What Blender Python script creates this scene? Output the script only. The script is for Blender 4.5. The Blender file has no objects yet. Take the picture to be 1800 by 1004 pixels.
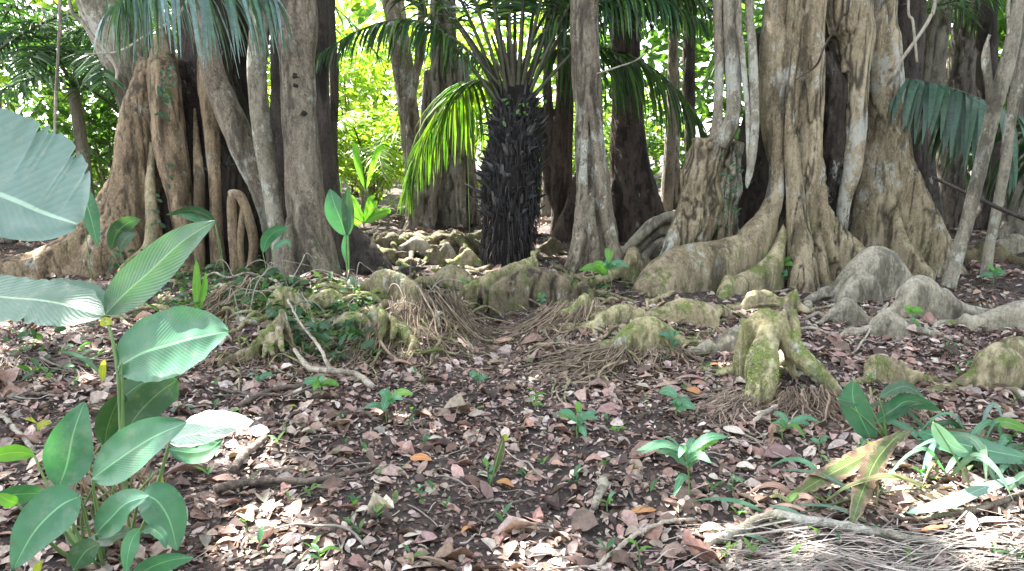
import bpy, bmesh, math, random
import numpy as np
from mathutils import Vector
random.seed(7); rng = np.random.default_rng(7)
C = bpy.context.scene.collection
PI = math.pi
# ------------------------------------------------------------------ camera model (a phone held at chest height)
FOC, CX, CY = 1300.0, 900.0, 502.0
CAMZ = 1.45
PITCH = math.atan(272/1300)
cp, sp = math.cos(PITCH), math.sin(PITCH)
def ray(px, py):
    u = (px-CX)/FOC; v = (CY-py)/FOC
    return np.array([u, cp+v*sp, -sp+v*cp])
def W(px, py, Y):
    d = ray(px, py); t = Y/d[1]
    return np.array([d[0]*t, Y, CAMZ+d[2]*t])
# ------------------------------------------------------------------ noise
def _h(ix, iy, iz, seed):
    n = (ix.astype(np.int64)*374761393 + iy.astype(np.int64)*668265263 + iz.astype(np.int64)*1274126177 + seed*974711) & 0xffffffff
    n = ((n ^ (n >> 13))*1103515245) & 0xffffffff
    n = ((n ^ (n >> 16))*2654435761) & 0xffffffff
    return ((n ^ (n >> 15)) & 0xffffff)/float(0xffffff)*2-1
def vnoise(P, seed=0):
    P = np.asarray(P, float); i = np.floor(P); f = P-i; f = f*f*(3-2*f); i = i.astype(np.int64)
    x, y, z = i[:, 0], i[:, 1], i[:, 2]; fx, fy, fz = f[:, 0], f[:, 1], f[:, 2]
    def L(a, b, t): return a+(b-a)*t
    c = [[[_h(x+a, y+b, z+d, seed) for d in (0, 1)] for b in (0, 1)] for a in (0, 1)]
    return L(L(L(c[0][0][0], c[1][0][0], fx), L(c[0][1][0], c[1][1][0], fx), fy),
             L(L(c[0][0][1], c[1][0][1], fx), L(c[0][1][1], c[1][1][1], fx), fy), fz)
def fbm(P, oct=4, seed=0):
    P = np.asarray(P, float); s = 0; a = 1
    for k in range(oct):
        s = s + a*vnoise(P*(2.03**k), seed+k*17); a *= .5
    return s/2
# ------------------------------------------------------------------ terrain
BUMPS = [(-1.35, 5.65, 1.1, .58, .32), (-3.4, 6.6, 1.6, .8, .08), (1.05, 5.15, .62, .42, .20), (2.3, 5.6, 1.1, .5, .09), (4.6, 6.8, 1.6, 1.2, .04), (1.75, 4.22, .42, .28, .15),
         (.5, 7.0, .8, .45, .14), (-.12, 5.3, .30, .9, -.13), (-.2, 6.5, .3, .8, -.10), (-.3, 3.6, .5, .8, -.05), (-2.5, 4.9, .6, .4, .07), (1.1, 3.4, .6, .4, .03)]
def terr(x, y):
    x = np.asarray(x, float); y = np.asarray(y, float)
    h = np.zeros(np.broadcast(x, y).shape)
    for bx, by, sx, sy, hh in BUMPS: h = h+hh*np.exp(-((x-bx)/sx)**2-((y-by)/sy)**2)
    h = h+.07/(1+np.exp(-(y-8.0)*1.6))
    sh = h.shape; X = np.broadcast_to(x, sh).ravel(); Y = np.broadcast_to(y, sh).ravel()
    P = np.stack([X, Y, X*0], 1)
    n = fbm(P*1.6, 3, 3)*.06+fbm(P*9, 3, 9)*(.018+.022/(1+np.exp(-(Y-4.9)*4)))
    return h+n.reshape(sh)
def tz(x, y): return float(terr(np.array([x]), np.array([y]))[0])
def G(px, py):
    d = ray(px, py); ts = np.linspace(1.2, 40, 2500)
    zz = CAMZ+d[2]*ts-terr(d[0]*ts, d[1]*ts)
    k = np.argmax(zz < 0) if (zz < 0).any() else len(ts)-1
    t = ts[k]; x, y = d[0]*t, d[1]*t
    return np.array([x, y, tz(x, y)])
def GY(px, py): return float(G(px, py)[1])
# ------------------------------------------------------------------ materials
def newmat(name):
    m = bpy.data.materials.new(name); m.use_nodes = True; nt = m.node_tree; nt.nodes.clear()
    return m, nt, (lambda t, **k: _nn(nt, t, **k)), nt.links.new
def _nn(nt, t, **k):
    n = nt.nodes.new(t)
    for a, b in k.items():
        if a in n.bl_rna.properties: setattr(n, a, b)
        else: n.inputs[a.replace('_', ' ')].default_value = b
    return n
def math_(nt, op, a, b=None, clamp=False):
    n = nt.nodes.new('ShaderNodeMath'); n.operation = op; n.use_clamp = clamp
    for i, v in enumerate((a, b)):
        if v is None: continue
        if hasattr(v, 'is_linked') or hasattr(v, 'links'): nt.links.new(v, n.inputs[i])
        else: n.inputs[i].default_value = v
    return n.outputs[0]
def mixc(nt, fac, a, b, mode='MIX'):
    n = nt.nodes.new('ShaderNodeMix'); n.data_type = 'RGBA'; n.blend_type = mode
    for s, v in ((n.inputs[0], fac), (n.inputs[6], a), (n.inputs[7], b)):
        if hasattr(v, 'links'): nt.links.new(v, s)
        else: s.default_value = v if not isinstance(v, tuple) else (v+(1,))[:4]
    return n.outputs[2]
def ramp(nt, v, a, b):
    n = nt.nodes.new('ShaderNodeMapRange'); n.clamp = True; n.interpolation_type = 'SMOOTHSTEP'
    nt.links.new(v, n.inputs[0]); n.inputs[1].default_value = a; n.inputs[2].default_value = b
    return n.outputs[0]
def noise_(nt, vec, sc, det=4, rough=.6, scale3=None):
    if scale3:
        m = nt.nodes.new('ShaderNodeMapping'); m.inputs['Scale'].default_value = scale3; nt.links.new(vec, m.inputs[0]); vec = m.outputs[0]
    n = nt.nodes.new('ShaderNodeTexNoise'); n.inputs['Scale'].default_value = sc; n.inputs['Detail'].default_value = det; n.inputs['Roughness'].default_value = rough
    nt.links.new(vec, n.inputs['Vector']); return n.outputs['Fac']
def bark(name, c1, c2, lichen=.3, moss=.2, crack=.5, lcol=(.48, .48, .43), stripe=1.0, mosscol=(.10, .14, .03), mossz=.45, bump=.026):
    m, nt, N, L = newmat(name)
    tc = N('ShaderNodeTexCoord').outputs['Object']; geo = N('ShaderNodeNewGeometry')
    n1 = noise_(nt, tc, 3.5, 6, .65, (1.6, 1.6, .5)); n2 = noise_(nt, tc, 13, 6, .72, (1, 1, .38/stripe)); n3 = noise_(nt, tc, 60, 4, .7, (1, 1, .6))
    col = mixc(nt, ramp(nt, n1, .35, .66), c1, c2)
    col = mixc(nt, math_(nt, 'MULTIPLY', ramp(nt, n2, .56, .36), .7), col, tuple(x*.45 for x in c1))
    col = mixc(nt, math_(nt, 'MULTIPLY', ramp(nt, n3, .35, .75), .45), col, tuple(min(1, x*1.45) for x in c2))
    la = noise_(nt, tc, 6.5, 9, .80, (1, 1, .6)); lb = noise_(nt, tc, 1.3, 2, .5)
    lf = math_(nt, 'MULTIPLY', ramp(nt, math_(nt, 'ADD', la, math_(nt, 'MULTIPLY', lb, .5)), 1.0-lichen*.44, 1.035-lichen*.44), .8)
    col = mixc(nt, lf, col, lcol)
    st_ = noise_(nt, tc, 4.2, 5, .7, (1, 1, .3)); col = mixc(nt, math_(nt, 'MULTIPLY', ramp(nt, st_, .51, .62), .72), col, tuple(x*.30 for x in c1))
    # moss on upward-facing low surfaces and in broad smears
    sx = N('ShaderNodeSeparateXYZ'); L(geo.outputs['Normal'], sx.inputs[0]); sp_ = N('ShaderNodeSeparateXYZ'); L(geo.outputs['Position'], sp_.inputs[0])
    mo = noise_(nt, tc, 7, 6, .75)
    up = ramp(nt, sx.outputs[2], -.5, .9); lowz = ramp(nt, sp_.outputs[2], mossz+.5, mossz-.25)
    mf = math_(nt, 'MULTIPLY', math_(nt, 'MULTIPLY', math_(nt, 'ADD', up, .35), lowz), ramp(nt, mo, .66-moss*.35, .78-moss*.35), clamp=True)
    fine = noise_(nt, tc, 120, 3, .7)
    mc = mixc(nt, ramp(nt, fine, .3, .7), tuple(x*.5 for x in mosscol), tuple(x*1.7 for x in mosscol))
    col = mixc(nt, math_(nt, 'MULTIPLY', mf, .85), col, mc)
    # occlusion shade painted into the bark colour along hollows and grooves
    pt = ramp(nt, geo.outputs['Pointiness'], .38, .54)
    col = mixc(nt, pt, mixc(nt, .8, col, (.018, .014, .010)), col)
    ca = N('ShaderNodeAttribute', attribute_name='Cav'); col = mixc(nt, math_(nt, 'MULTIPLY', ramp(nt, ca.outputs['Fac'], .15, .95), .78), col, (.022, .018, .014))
    vor = N('ShaderNodeTexVoronoi', feature='DISTANCE_TO_EDGE'); mp = N('ShaderNodeMapping'); mp.inputs['Scale'].default_value = (9, 9, 2.2)
    wob = N('ShaderNodeVectorMath', operation='ADD'); nz = N('ShaderNodeTexNoise'); nz.inputs['Scale'].default_value = 4; L(tc, nz.inputs['Vector'])
    L(tc, wob.inputs[0]); L(nz.outputs['Color'], wob.inputs[1]); L(wob.outputs[0], mp.inputs[0]); L(mp.outputs[0], vor.inputs['Vector'])
    ck = ramp(nt, vor.outputs['Distance'], 0, .06)
    col = mixc(nt, math_(nt, 'MULTIPLY', math_(nt, 'SUBTRACT', 1.0, ck), crack*.55), col, tuple(x*.25 for x in c1))
    hgt = math_(nt, 'ADD', math_(nt, 'ADD', math_(nt, 'MULTIPLY', n2, 1.0), math_(nt, 'MULTIPLY', n3, .6)), math_(nt, 'MULTIPLY', ck, crack*.35))
    bp = N('ShaderNodeBump'); bp.inputs['Strength'].default_value = .9; bp.inputs['Distance'].default_value = bump; L(hgt, bp.inputs['Height'])
    b = N('ShaderNodeBsdfPrincipled'); b.inputs['Roughness'].default_value = .82; b.inputs['Specular IOR Level'].default_value = .3
    L(col, b.inputs['Base Color']); L(bp.outputs[0], b.inputs['Normal'])
    o = N('ShaderNodeOutputMaterial'); L(b.outputs[0], o.inputs[0]); return m
def leafmat(name, c1, c2, trans=.35, rough=.4, veins=True, vn=70, tint=(1.0, 1.15, .35), brown=0., spec=.5, under=None, vs=.22, bs=.55):
    """broad leaf; UV.x along the midrib, UV.y across (0..1, midrib .5)"""
    m, nt, N, L = newmat(name)
    uv = N('ShaderNodeUVMap'); s = N('ShaderNodeSeparateXYZ'); L(uv.outputs[0], s.inputs[0])
    tc = N('ShaderNodeTexCoord').outputs['Object']; oi = N('ShaderNodeObjectInfo')
    t = math_(nt, 'ABSOLUTE', math_(nt, 'SUBTRACT', s.outputs[1], .5))
    n1 = noise_(nt, tc, 6, 5, .65)
    col = mixc(nt, ramp(nt, n1, .3, .7), c1, c2)
    col = mixc(nt, math_(nt, 'MULTIPLY', oi.outputs['Random'], .35), col, tuple(x*.55 for x in c1))
    ph = math_(nt, 'ADD', math_(nt, 'MULTIPLY', s.outputs[0], vn), math_(nt, 'MULTIPLY', t, -vn*.55))
    wv = math_(nt, 'SINE', math_(nt, 'MULTIPLY', ph, 6.283*.5))
    col = mixc(nt, math_(nt, 'MULTIPLY', ramp(nt, wv, .3, 1.0), vs if veins else 0.), col, tuple(min(1, x*1.7+.01) for x in c2))
    rib = ramp(nt, t, .026, .012)
    col = mixc(nt, math_(nt, 'MULTIPLY', rib, .75), col, (min(1, c2[0]*2.2+.06), min(1, c2[1]*1.8+.1), c2[2]*1.8+.03))
    sp_n = noise_(nt, tc, 55, 3, .6)
    col = mixc(nt, math_(nt, 'MULTIPLY', ramp(nt, sp_n, .65, .70), .75), col, (.14, .11, .04))
    du = noise_(nt, tc, 14, 6, .75); col = mixc(nt, math_(nt, 'MULTIPLY', ramp(nt, du, .48, .72), .35), col, (.26, .28, .20))
    if brown > 0:
        nb = noise_(nt, tc, 9, 4, .6); edge = ramp(nt, math_(nt, 'ADD', math_(nt, 'MULTIPLY', t, 2.), math_(nt, 'MULTIPLY', nb, 2.6)), 2.5-brown, 2.62-brown)
        col = mixc(nt, edge, col, mixc(nt, ramp(nt, nb, .4, .6), (.26, .19, .12), (.10, .065, .04)))
    hg = math_(nt, 'ADD', math_(nt, 'MULTIPLY', wv, .5), math_(nt, 'MULTIPLY', rib, 1.2))
    hg = math_(nt, 'ADD', hg, math_(nt, 'MULTIPLY', n1, 2.))
    bp = N('ShaderNodeBump'); bp.inputs['Strength'].default_value = bs if veins else .15; bp.inputs['Distance'].default_value = .0035; L(hg, bp.inputs['Height'])
    b = N('ShaderNodeBsdfPrincipled'); b.inputs['Specular IOR Level'].default_value = spec
    L(math_(nt, 'ADD', rough-.1, math_(nt, 'MULTIPLY', n1, .25)), b.inputs['Roughness'])
    L(col, b.inputs['Base Color']); L(bp.outputs[0], b.inputs['Normal'])
    tr = N('ShaderNodeBsdfTranslucent'); L(mixc(nt, 1.0, mixc(nt, .5, col, tuple(min(1, x*2.5) for x in c2)), tint, 'MULTIPLY'), tr.inputs[0])
    mx = N('ShaderNodeMixShader'); mx.inputs[0].default_value = trans; L(b.outputs[0], mx.inputs[1]); L(tr.outputs[0], mx.inputs[2])
    o = N('ShaderNodeOutputMaterial'); L(mx.outputs[0], o.inputs[0]); return m
def colmat(name, trans=.3, rough=.5, mul=(1, 1, 1), tint=(1.3, 1.5, .4), spec=.4, nsc=30):
    """uses the per-leaf colour attribute"""
    m, nt, N, L = newmat(name)
    a = N('ShaderNodeAttribute', attribute_name='Col'); tc = N('ShaderNodeTexCoord').outputs['Object']
    n1 = noise_(nt, tc, nsc, 4, .65)
    col = mixc(nt, 1.0, a.outputs['Color'], tuple(mul), 'MULTIPLY')
    col = mixc(nt, ramp(nt, n1, .3, .7), mixc(nt, .45, col, (.01, .01, .008)), col)
    b = N('ShaderNodeBsdfPrincipled'); b.inputs['Roughness'].default_value = rough; b.inputs['Specular IOR Level'].default_value = spec
    L(col, b.inputs['Base Color']); out = b.outputs[0]
    bp = N('ShaderNodeBump'); bp.inputs['Strength'].default_value = .4; bp.inputs['Distance'].default_value = .004; L(n1, bp.inputs['Height']); L(bp.outputs[0], b.inputs['Normal'])
    if trans > 0:
        tr = N('ShaderNodeBsdfTranslucent'); L(mixc(nt, 1.0, col, tint, 'MULTIPLY'), tr.inputs[0])
        mx = N('ShaderNodeMixShader'); mx.inputs[0].default_value = trans; L(b.outputs[0], mx.inputs[1]); L(tr.outputs[0], mx.inputs[2]); out = mx.outputs[0]
    o = N('ShaderNodeOutputMaterial'); L(out, o.inputs[0]); return m
def soilmat():
    m, nt, N, L = newmat('forest_soil'); tc = N('ShaderNodeTexCoord').outputs['Object']
    n1 = noise_(nt, tc, 1.5, 5, .6); n2 = noise_(nt, tc, 22, 7, .75); n3 = noise_(nt, tc, 90, 4, .7)
    col = mixc(nt, ramp(nt, n1, .35, .65), (.040, .029, .026), (.080, .057, .050))
    col = mixc(nt, ramp(nt, n2, .45, .62), col, (.022, .016, .014))
    vo = N('ShaderNodeTexVoronoi'); vo.inputs['Scale'].default_value = 48; L(tc, vo.inputs['Vector'])
    sx = N('ShaderNodeSeparateXYZ'); L(vo.outputs['Color'], sx.inputs[0])
    chips = math_(nt, 'MULTIPLY', ramp(nt, sx.outputs[0], .72, .78), ramp(nt, vo.outputs['Distance'], .5, .36))
    col = mixc(nt, math_(nt, 'MULTIPLY', chips, .8), col, mixc(nt, sx.outputs[1], (.30, .21, .17), (.15, .09, .07)))
    hg = math_(nt, 'ADD', math_(nt, 'MULTIPLY', n2, 1.), math_(nt, 'MULTIPLY', n3, .4)); hg = math_(nt, 'ADD', hg, math_(nt, 'MULTIPLY', chips, .3))
    bp = N('ShaderNodeBump'); bp.inputs['Strength'].default_value = 1.; bp.inputs['Distance'].default_value = .02; L(hg, bp.inputs['Height'])
    b = N('ShaderNodeBsdfPrincipled'); b.inputs['Roughness'].default_value = .9; L(col, b.inputs['Base Color']); L(bp.outputs[0], b.inputs['Normal'])
    o = N('ShaderNodeOutputMaterial'); L(b.outputs[0], o.inputs[0]); return m
M = {}
M['soil'] = soilmat()
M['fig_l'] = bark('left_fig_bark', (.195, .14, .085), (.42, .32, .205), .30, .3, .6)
M['fig_in'] = bark('fig_bark_painted_shade', (.035, .028, .025), (.095, .075, .062), .26, .2, .7)  # dark fig bark copy; shade between the stems put into its colour
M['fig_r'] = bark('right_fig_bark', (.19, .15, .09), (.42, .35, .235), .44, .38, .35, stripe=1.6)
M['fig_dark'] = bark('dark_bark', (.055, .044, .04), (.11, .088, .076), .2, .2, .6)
M['stem_pale'] = bark('pale_lichen_bark', (.21, .185, .14), (.39, .355, .28), .46, .25, .5, lcol=(.54, .55, .48))
M['stem_grey'] = bark('grey_brown_bark', (.165, .135, .10), (.345, .295, .225), .44, .35, 1., lcol=(.50, .51, .44))
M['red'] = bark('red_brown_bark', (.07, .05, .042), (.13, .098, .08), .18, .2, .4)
M['back'] = bark('background_bark', (.16, .14, .115), (.30, .265, .215), .35, .1, .4)
M['root'] = bark('surface_root_bark', (.20, .165, .095), (.42, .36, .23), .32, .5, .3, bump=.014)
M['mossroot'] = bark('mossy_root_bark', (.25, .22, .11), (.48, .43, .26), .42, .50, .3, mosscol=(.13, .18, .035), bump=.016)
M['greyroot'] = bark('grey_root_bark', (.235, .21, .16), (.41, .375, .295), .34, .28, .2, bump=.014)
M['backroot'] = bark('root_bark_painted_shade', (.13, .10, .07), (.27, .22, .15), .3, .5, .4)  # darker copy of the root bark with shade put into its colour
M['stick'] = bark('dead_stick_bark', (.13, .10, .08), (.22, .18, .15), .35, .0, .4)
M['palestick'] = bark('bare_pale_stick', (.42, .36, .28), (.55, .48, .40), .2, .0, .2)
M['vine'] = bark('vine_bark', (.30, .27, .21), (.46, .42, .34), .4, .0, .2)
M['palmtrunk'] = bark('black_fibre', (.014, .012, .012), (.04, .033, .028), .0, .0, .5)
M['banana'] = leafmat('pale_banana_leaf', (.095, .18, .155), (.14, .24, .20), .2, .42, vn=40, vs=.07, bs=.18, tint=(.8, 1.1, .6))  # sky sheen put into the lighter bluish base colour
M['broad'] = leafmat('broad_green_leaf', (.035, .135, .075), (.075, .22, .115), .18, .38, vn=64, vs=.045, bs=.14, tint=(.8, 1.1, .4))
M['broad_dk'] = leafmat('dark_broad_leaf', (.03, .085, .045), (.05, .12, .06), .2, .36, vn=60, vs=.08, bs=.28)
M['broad_lt'] = leafmat('bright_green_leaf', (.10, .26, .05), (.16, .36, .07), .4, .42, vn=40)
M['greybroad'] = leafmat('grey_green_leaf', (.06, .135, .09), (.11, .20, .135), .10, .42, vn=44, vs=.08, bs=.3, tint=(.8, 1.1, .5))
M['white'] = leafmat('painted_glare_leaf', (.34, .46, .38), (.44, .54, .45), .2, .34, vn=40, tint=(1, 1, .9))  # sun glare on a leaf painted in as a pale base colour
M['yellow'] = leafmat('yellow_green_leaf', (.38, .45, .05), (.50, .52, .08), .4, .45, vn=30)
M['dying'] = leafmat('half_brown_leaf', (.05, .08, .018), (.09, .13, .03), .06, .6, vn=50, brown=.70, vs=.05, bs=.3)
M['seed'] = leafmat('seedling_leaf', (.065, .19, .11), (.11, .27, .16), .25, .38, vn=18, tint=(.8, 1.1, .4))
M['dead_or'] = leafmat('orange_dead_leaf', (.48, .20, .07), (.55, .28, .12), .1, .5, vn=16, tint=(1, .8, .5))
M['dead_pk'] = leafmat('pink_dead_leaf', (.42, .24, .19), (.52, .33, .27), .1, .5, vn=16, tint=(1, .8, .6))
M['dead_wh'] = leafmat('pale_dead_leaf', (.58, .50, .42), (.68, .60, .52), .1, .5, vn=16, tint=(1, .9, .8))
M['stalk'] = leafmat('green_stalk', (.10, .20, .06), (.16, .28, .09), .05, .5, veins=False)
M['frond'] = colmat('palm_leaflet', .34, .38, spec=.5)
M['shrub'] = colmat('shrub_leaf', .45, .45)
M['canopy'] = colmat('canopy_leaf', .12, .5)
M['litter'] = colmat('fallen_leaf', .08, .6, tint=(1.1, .9, .6), nsc=45)
M['fibre'] = colmat('root_fibre', 0, .8, nsc=25)
# ------------------------------------------------------------------ mesh helpers
def link(o, parent=None):
    C.objects.link(o)
    if parent is not None:
        o.parent = parent
        o.matrix_parent_inverse = parent.matrix_basis.inverted()
    return o
def npmesh(name, V, F, mat, parent=None, col=None, uv=None, smooth=True):
    """V (n,3), F (m,k) constant k"""
    V = np.asarray(V, np.float32); F = np.asarray(F, np.int32); m_, k = F.shape
    me = bpy.data.meshes.new(name)
    me.vertices.add(len(V)); me.vertices.foreach_set('co', V.ravel())
    me.loops.add(m_*k); me.loops.foreach_set('vertex_index', F.ravel())
    me.polygons.add(m_); me.polygons.foreach_set('loop_start', np.arange(0, m_*k, k, dtype=np.int32))
    me.update(calc_edges=True); me.validate()
    if smooth: me.polygons.foreach_set('use_smooth', np.ones(len(me.polygons), bool))
    if col is not None and len(me.vertices) == len(V):
        a = me.attributes.new('Col', 'FLOAT_COLOR', 'POINT')
        c = np.ones((len(V), 4), np.float32); c[:, :3] = col; a.data.foreach_set('color', c.ravel())
    if uv is not None and len(me.loops) == m_*k:
        u = me.uv_layers.new(name='UVMap'); u.data.foreach_set('uv', np.asarray(uv, np.float32)[F.ravel()].ravel())
    me.materials.append(mat)
    return link(bpy.data.objects.new(name, me), parent)
def tag(o, label=None, cat=None, group=None, kind=None):
    if label: o['label'] = label
    if cat: o['category'] = cat
    if group: o['group'] = group
    if kind: o['kind'] = kind
    return o
def empty(name, loc, label, cat, group=None):
    o = bpy.data.objects.new(name, None); o.location = tuple(loc); o.empty_display_size = .1; C.objects.link(o)
    return tag(o, label, cat, group)
def catmull(P, n):
    P = np.asarray(P, float)
    if len(P) == 2: return P[0]+(P[1]-P[0])*np.linspace(0, 1, n)[:, None]
    Q = np.vstack([2*P[0]-P[1], P, 2*P[-1]-P[-2]]); out = []; u = np.linspace(0, len(P)-1, n)
    for t in u:
        i = min(int(t), len(P)-2); f = t-i; a, b, c, d = Q[i:i+4]
        out.append(.5*((2*b)+(-a+c)*f+(2*a-5*b+4*c-d)*f*f+(-a+3*b-3*c+d)*f**3))
    return np.array(out)
def unit(v): return v/(np.linalg.norm(v, axis=-1, keepdims=True)+1e-9)
class MB:
    def __init__(s): s.V = []; s.F = []; s.Cc = []; s.n = 0
    def add(s, V, F, c=(1, 1, 1)):
        V = np.asarray(V, float); s.V.append(V); s.F.append(np.asarray(F, int)+s.n); s.n += len(V)
        s.Cc.append(np.tile(np.asarray(c, float), (len(V), 1)) if np.ndim(c) == 1 else c); return s
    def tube(s, pts, rad, seg=10, n=None, c=(1, 1, 1), caps=True, sm=True, wob=0., seed=0):
        pts = np.asarray(pts, float); rad = np.broadcast_to(np.asarray(rad, float), (len(pts),))
        if sm:
            n = n or max(6, len(pts)*4); PR = catmull(np.hstack([pts, rad[:, None]]), n); pts, rad = PR[:, :3], np.maximum(PR[:, 3], .0005)
        n = len(pts); T = unit(np.gradient(pts, axis=0)); up = np.array([0, 0, 1.]) if abs(T[0][2]) < .9 else np.array([1., 0, 0])
        X = unit(np.cross(T[0], up)); Vs = []
        a = np.linspace(0, 2*PI, seg, endpoint=False)
        for i in range(n):
            X = unit(X-T[i]*np.dot(X, T[i])); Yv = np.cross(T[i], X); r = rad[i]
            if wob: r = r*(1+wob*vnoise(np.stack([np.cos(a)*1.3+seed, np.sin(a)*1.3, np.full(seg, i*.35)], 1), seed))[:, None]
            Vs.append(pts[i]+r*(np.cos(a)[:, None]*X+np.sin(a)[:, None]*Yv))
        V = np.vstack(Vs); F = []
        for i in range(n-1):
            for j in range(seg): k = (j+1) % seg; F.append((i*seg+j, i*seg+k, (i+1)*seg+k, (i+1)*seg+j))
        if caps:
            V = np.vstack([V, pts[0], pts[-1]]); b = n*seg
            for j in range(seg): k = (j+1) % seg; F.append((b, k, j, j)); F.append((b+1, (n-1)*seg+j, (n-1)*seg+k, (n-1)*seg+k))
        return s.add(V, F, c)
    def fin(s, ridge, w, zb=None, flare=1.6, n=None, K=9):
        """vertical buttress web filling from a ridge line down to the ground; w = ridge thickness"""
        ridge = np.asarray(ridge, float); w = np.broadcast_to(np.asarray(w, float), (len(ridge),)); n = n or len(ridge)*5
        R = catmull(np.hstack([ridge, w[:, None]]), n); P, w = R[:, :3], np.maximum(R[:, 3], .01)
        d = np.gradient(P[:, :2], axis=0); d = d/(np.linalg.norm(d, axis=1, keepdims=True)+1e-6)
        nrm = np.stack([-d[:, 1], d[:, 0]], 1)
        base = terr(P[:, 0], P[:, 1])-.12 if zb is None else np.full(n, zb)
        Vs = []
        for i in range(n):
            hgt = max(P[i, 2]-base[i], .03); prof = []
            for k in range(K):
                h = k/(K-1); ww = w[i]*(1+(flare-1)*(1-h)**2.2)*(math.sqrt(max(0, 1-max(0, (h*hgt-(hgt-w[i]*.6))/(w[i]*.6))**2)) if h*hgt > hgt-w[i]*.6 else 1)
                prof.append((max(ww, w[i]*.12)/2, base[i]+h*hgt))
            for sgn, seq in ((1, prof), (-1, prof[::-1])):
                for ww, z in seq: Vs.append((P[i, 0]+nrm[i, 0]*ww*sgn, P[i, 1]+nrm[i, 1]*ww*sgn, z))
        seg = 2*K; F = []
        for i in range(n-1):
            for j in range(seg): k = (j+1) % seg; F.append((i*seg+j, i*seg+k, (i+1)*seg+k, (i+1)*seg+j))
        V = np.array(Vs); V = np.vstack([V, V[:seg].mean(0), V[-seg:].mean(0)]); b = n*seg
        for j in range(seg): k = (j+1) % seg; F.append((b, k, j, j)); F.append((b+1, (n-1)*seg+j, (n-1)*seg+k, (n-1)*seg+k))
        return s.add(V, F)
    def build(s, name, mat, parent=None, smooth=True):
        F = np.vstack(s.F); V = np.vstack(s.V)
        me = bpy.data.meshes.new(name)
        fl = [tuple(dict.fromkeys(f)) for f in F.tolist()]
        me.from_pydata(V.tolist(), [], fl); me.update()
        a = me.attributes.new('Col', 'FLOAT_COLOR', 'POINT'); c = np.ones((len(V), 4), np.float32); c[:, :3] = np.vstack(s.Cc); a.data.foreach_set('color', c.ravel())
        if smooth: me.polygons.foreach_set('use_smooth', np.ones(len(me.polygons), bool))
        me.materials.append(mat)
        return link(bpy.data.objects.new(name, me), parent)
    def organic(s, name, mat, parent=None, vox=.02, sm=4, amp=.02, freq=6., stretch=.3, fine=.004, groove=0., seed=0, single=False):
        """weld all the strands into one skin, smooth it and roughen it like wood"""
        o = s.build(name+'_raw', mat); bpy.context.view_layer.update()
        r = o.modifiers.new('r', 'REMESH'); r.mode = 'VOXEL'; r.voxel_size = vox
        k = o.modifiers.new('s', 'SMOOTH'); k.factor = .5; k.iterations = sm
        dg = bpy.context.evaluated_depsgraph_get(); me = bpy.data.meshes.new_from_object(o.evaluated_get(dg)); old = o.data
        bpy.data.objects.remove(o); bpy.data.meshes.remove(old)
        if single:
            bm = bmesh.new(); bm.from_mesh(me); left = set(bm.verts); best = []
            while left:
                v0 = next(iter(left)); left.discard(v0); comp = [v0]; st = [v0]
                while st:
                    for e in st.pop().link_edges:
                        for v1 in e.verts:
                            if v1 in left: left.discard(v1); comp.append(v1); st.append(v1)
                if len(comp) > len(best): best = comp
            ks = set(best); bmesh.ops.delete(bm, geom=[v for v in bm.verts if v not in ks], context='VERTS'); bm.to_mesh(me); bm.free()
        nv = len(me.vertices); V = np.zeros(nv*3); me.vertices.foreach_get('co', V); V = V.reshape(-1, 3)
        Nn = np.zeros(nv*3); me.vertices.foreach_get('normal', Nn); Nn = Nn.reshape(-1, 3)
        Q = V*np.array([freq, freq, freq*stretch])
        d = amp*fbm(Q, 4, seed)+fine*fbm(V*38, 3, seed+5)
        cav = np.clip(-d/(amp*.9+1e-6)*.9-.1, 0, 1)*.6
        if groove:
            g = np.abs(fbm(V*np.array([11., 11., .9])+fbm(V*2.2, 2, seed+8)[:, None]*1.0, 3, seed+9)); gg = np.exp(-(g/.075)**2); d = d-groove*gg+groove*.3; cav = np.maximum(cav, gg*min(1, groove/.014)*.9)
        V = V+Nn*d[:, None]; me.vertices.foreach_set('co', V.ravel()); me.update()
        me.polygons.foreach_set('use_smooth', np.ones(len(me.polygons), bool)); me.name = name
        at = me.attributes.new('Cav', 'FLOAT', 'POINT'); at.data.foreach_set('value', cav.astype(np.float32))
        me.materials.clear(); me.materials.append(mat)
        return link(bpy.data.objects.new(name, me), parent)
def strand(pts, Yd=None):
    """(px, py, half-width px[, Y]) -> points, radii"""
    P = []; R = []
    for q in pts:
        Y = q[3] if len(q) > 3 else Yd; P.append(W(q[0], q[1], Y)); R.append(q[2]*Y/FOC)
    return np.array(P), np.array(R)
def up_on(P, R, z, k=.9, dx=0, dy=0):
    """continue a strand up to height z (the trees rise out of the picture)"""
    a = P[0]; out = [np.array([a[0]+dx, a[1]+dy, z])]; mid = (a+out[0])/2+np.array([rng.normal(0, .06), rng.normal(0, .06), 0])
    return np.vstack([out[0], mid, P]), np.concatenate([[R[0]*k*.8], [R[0]*k], R])
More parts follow.
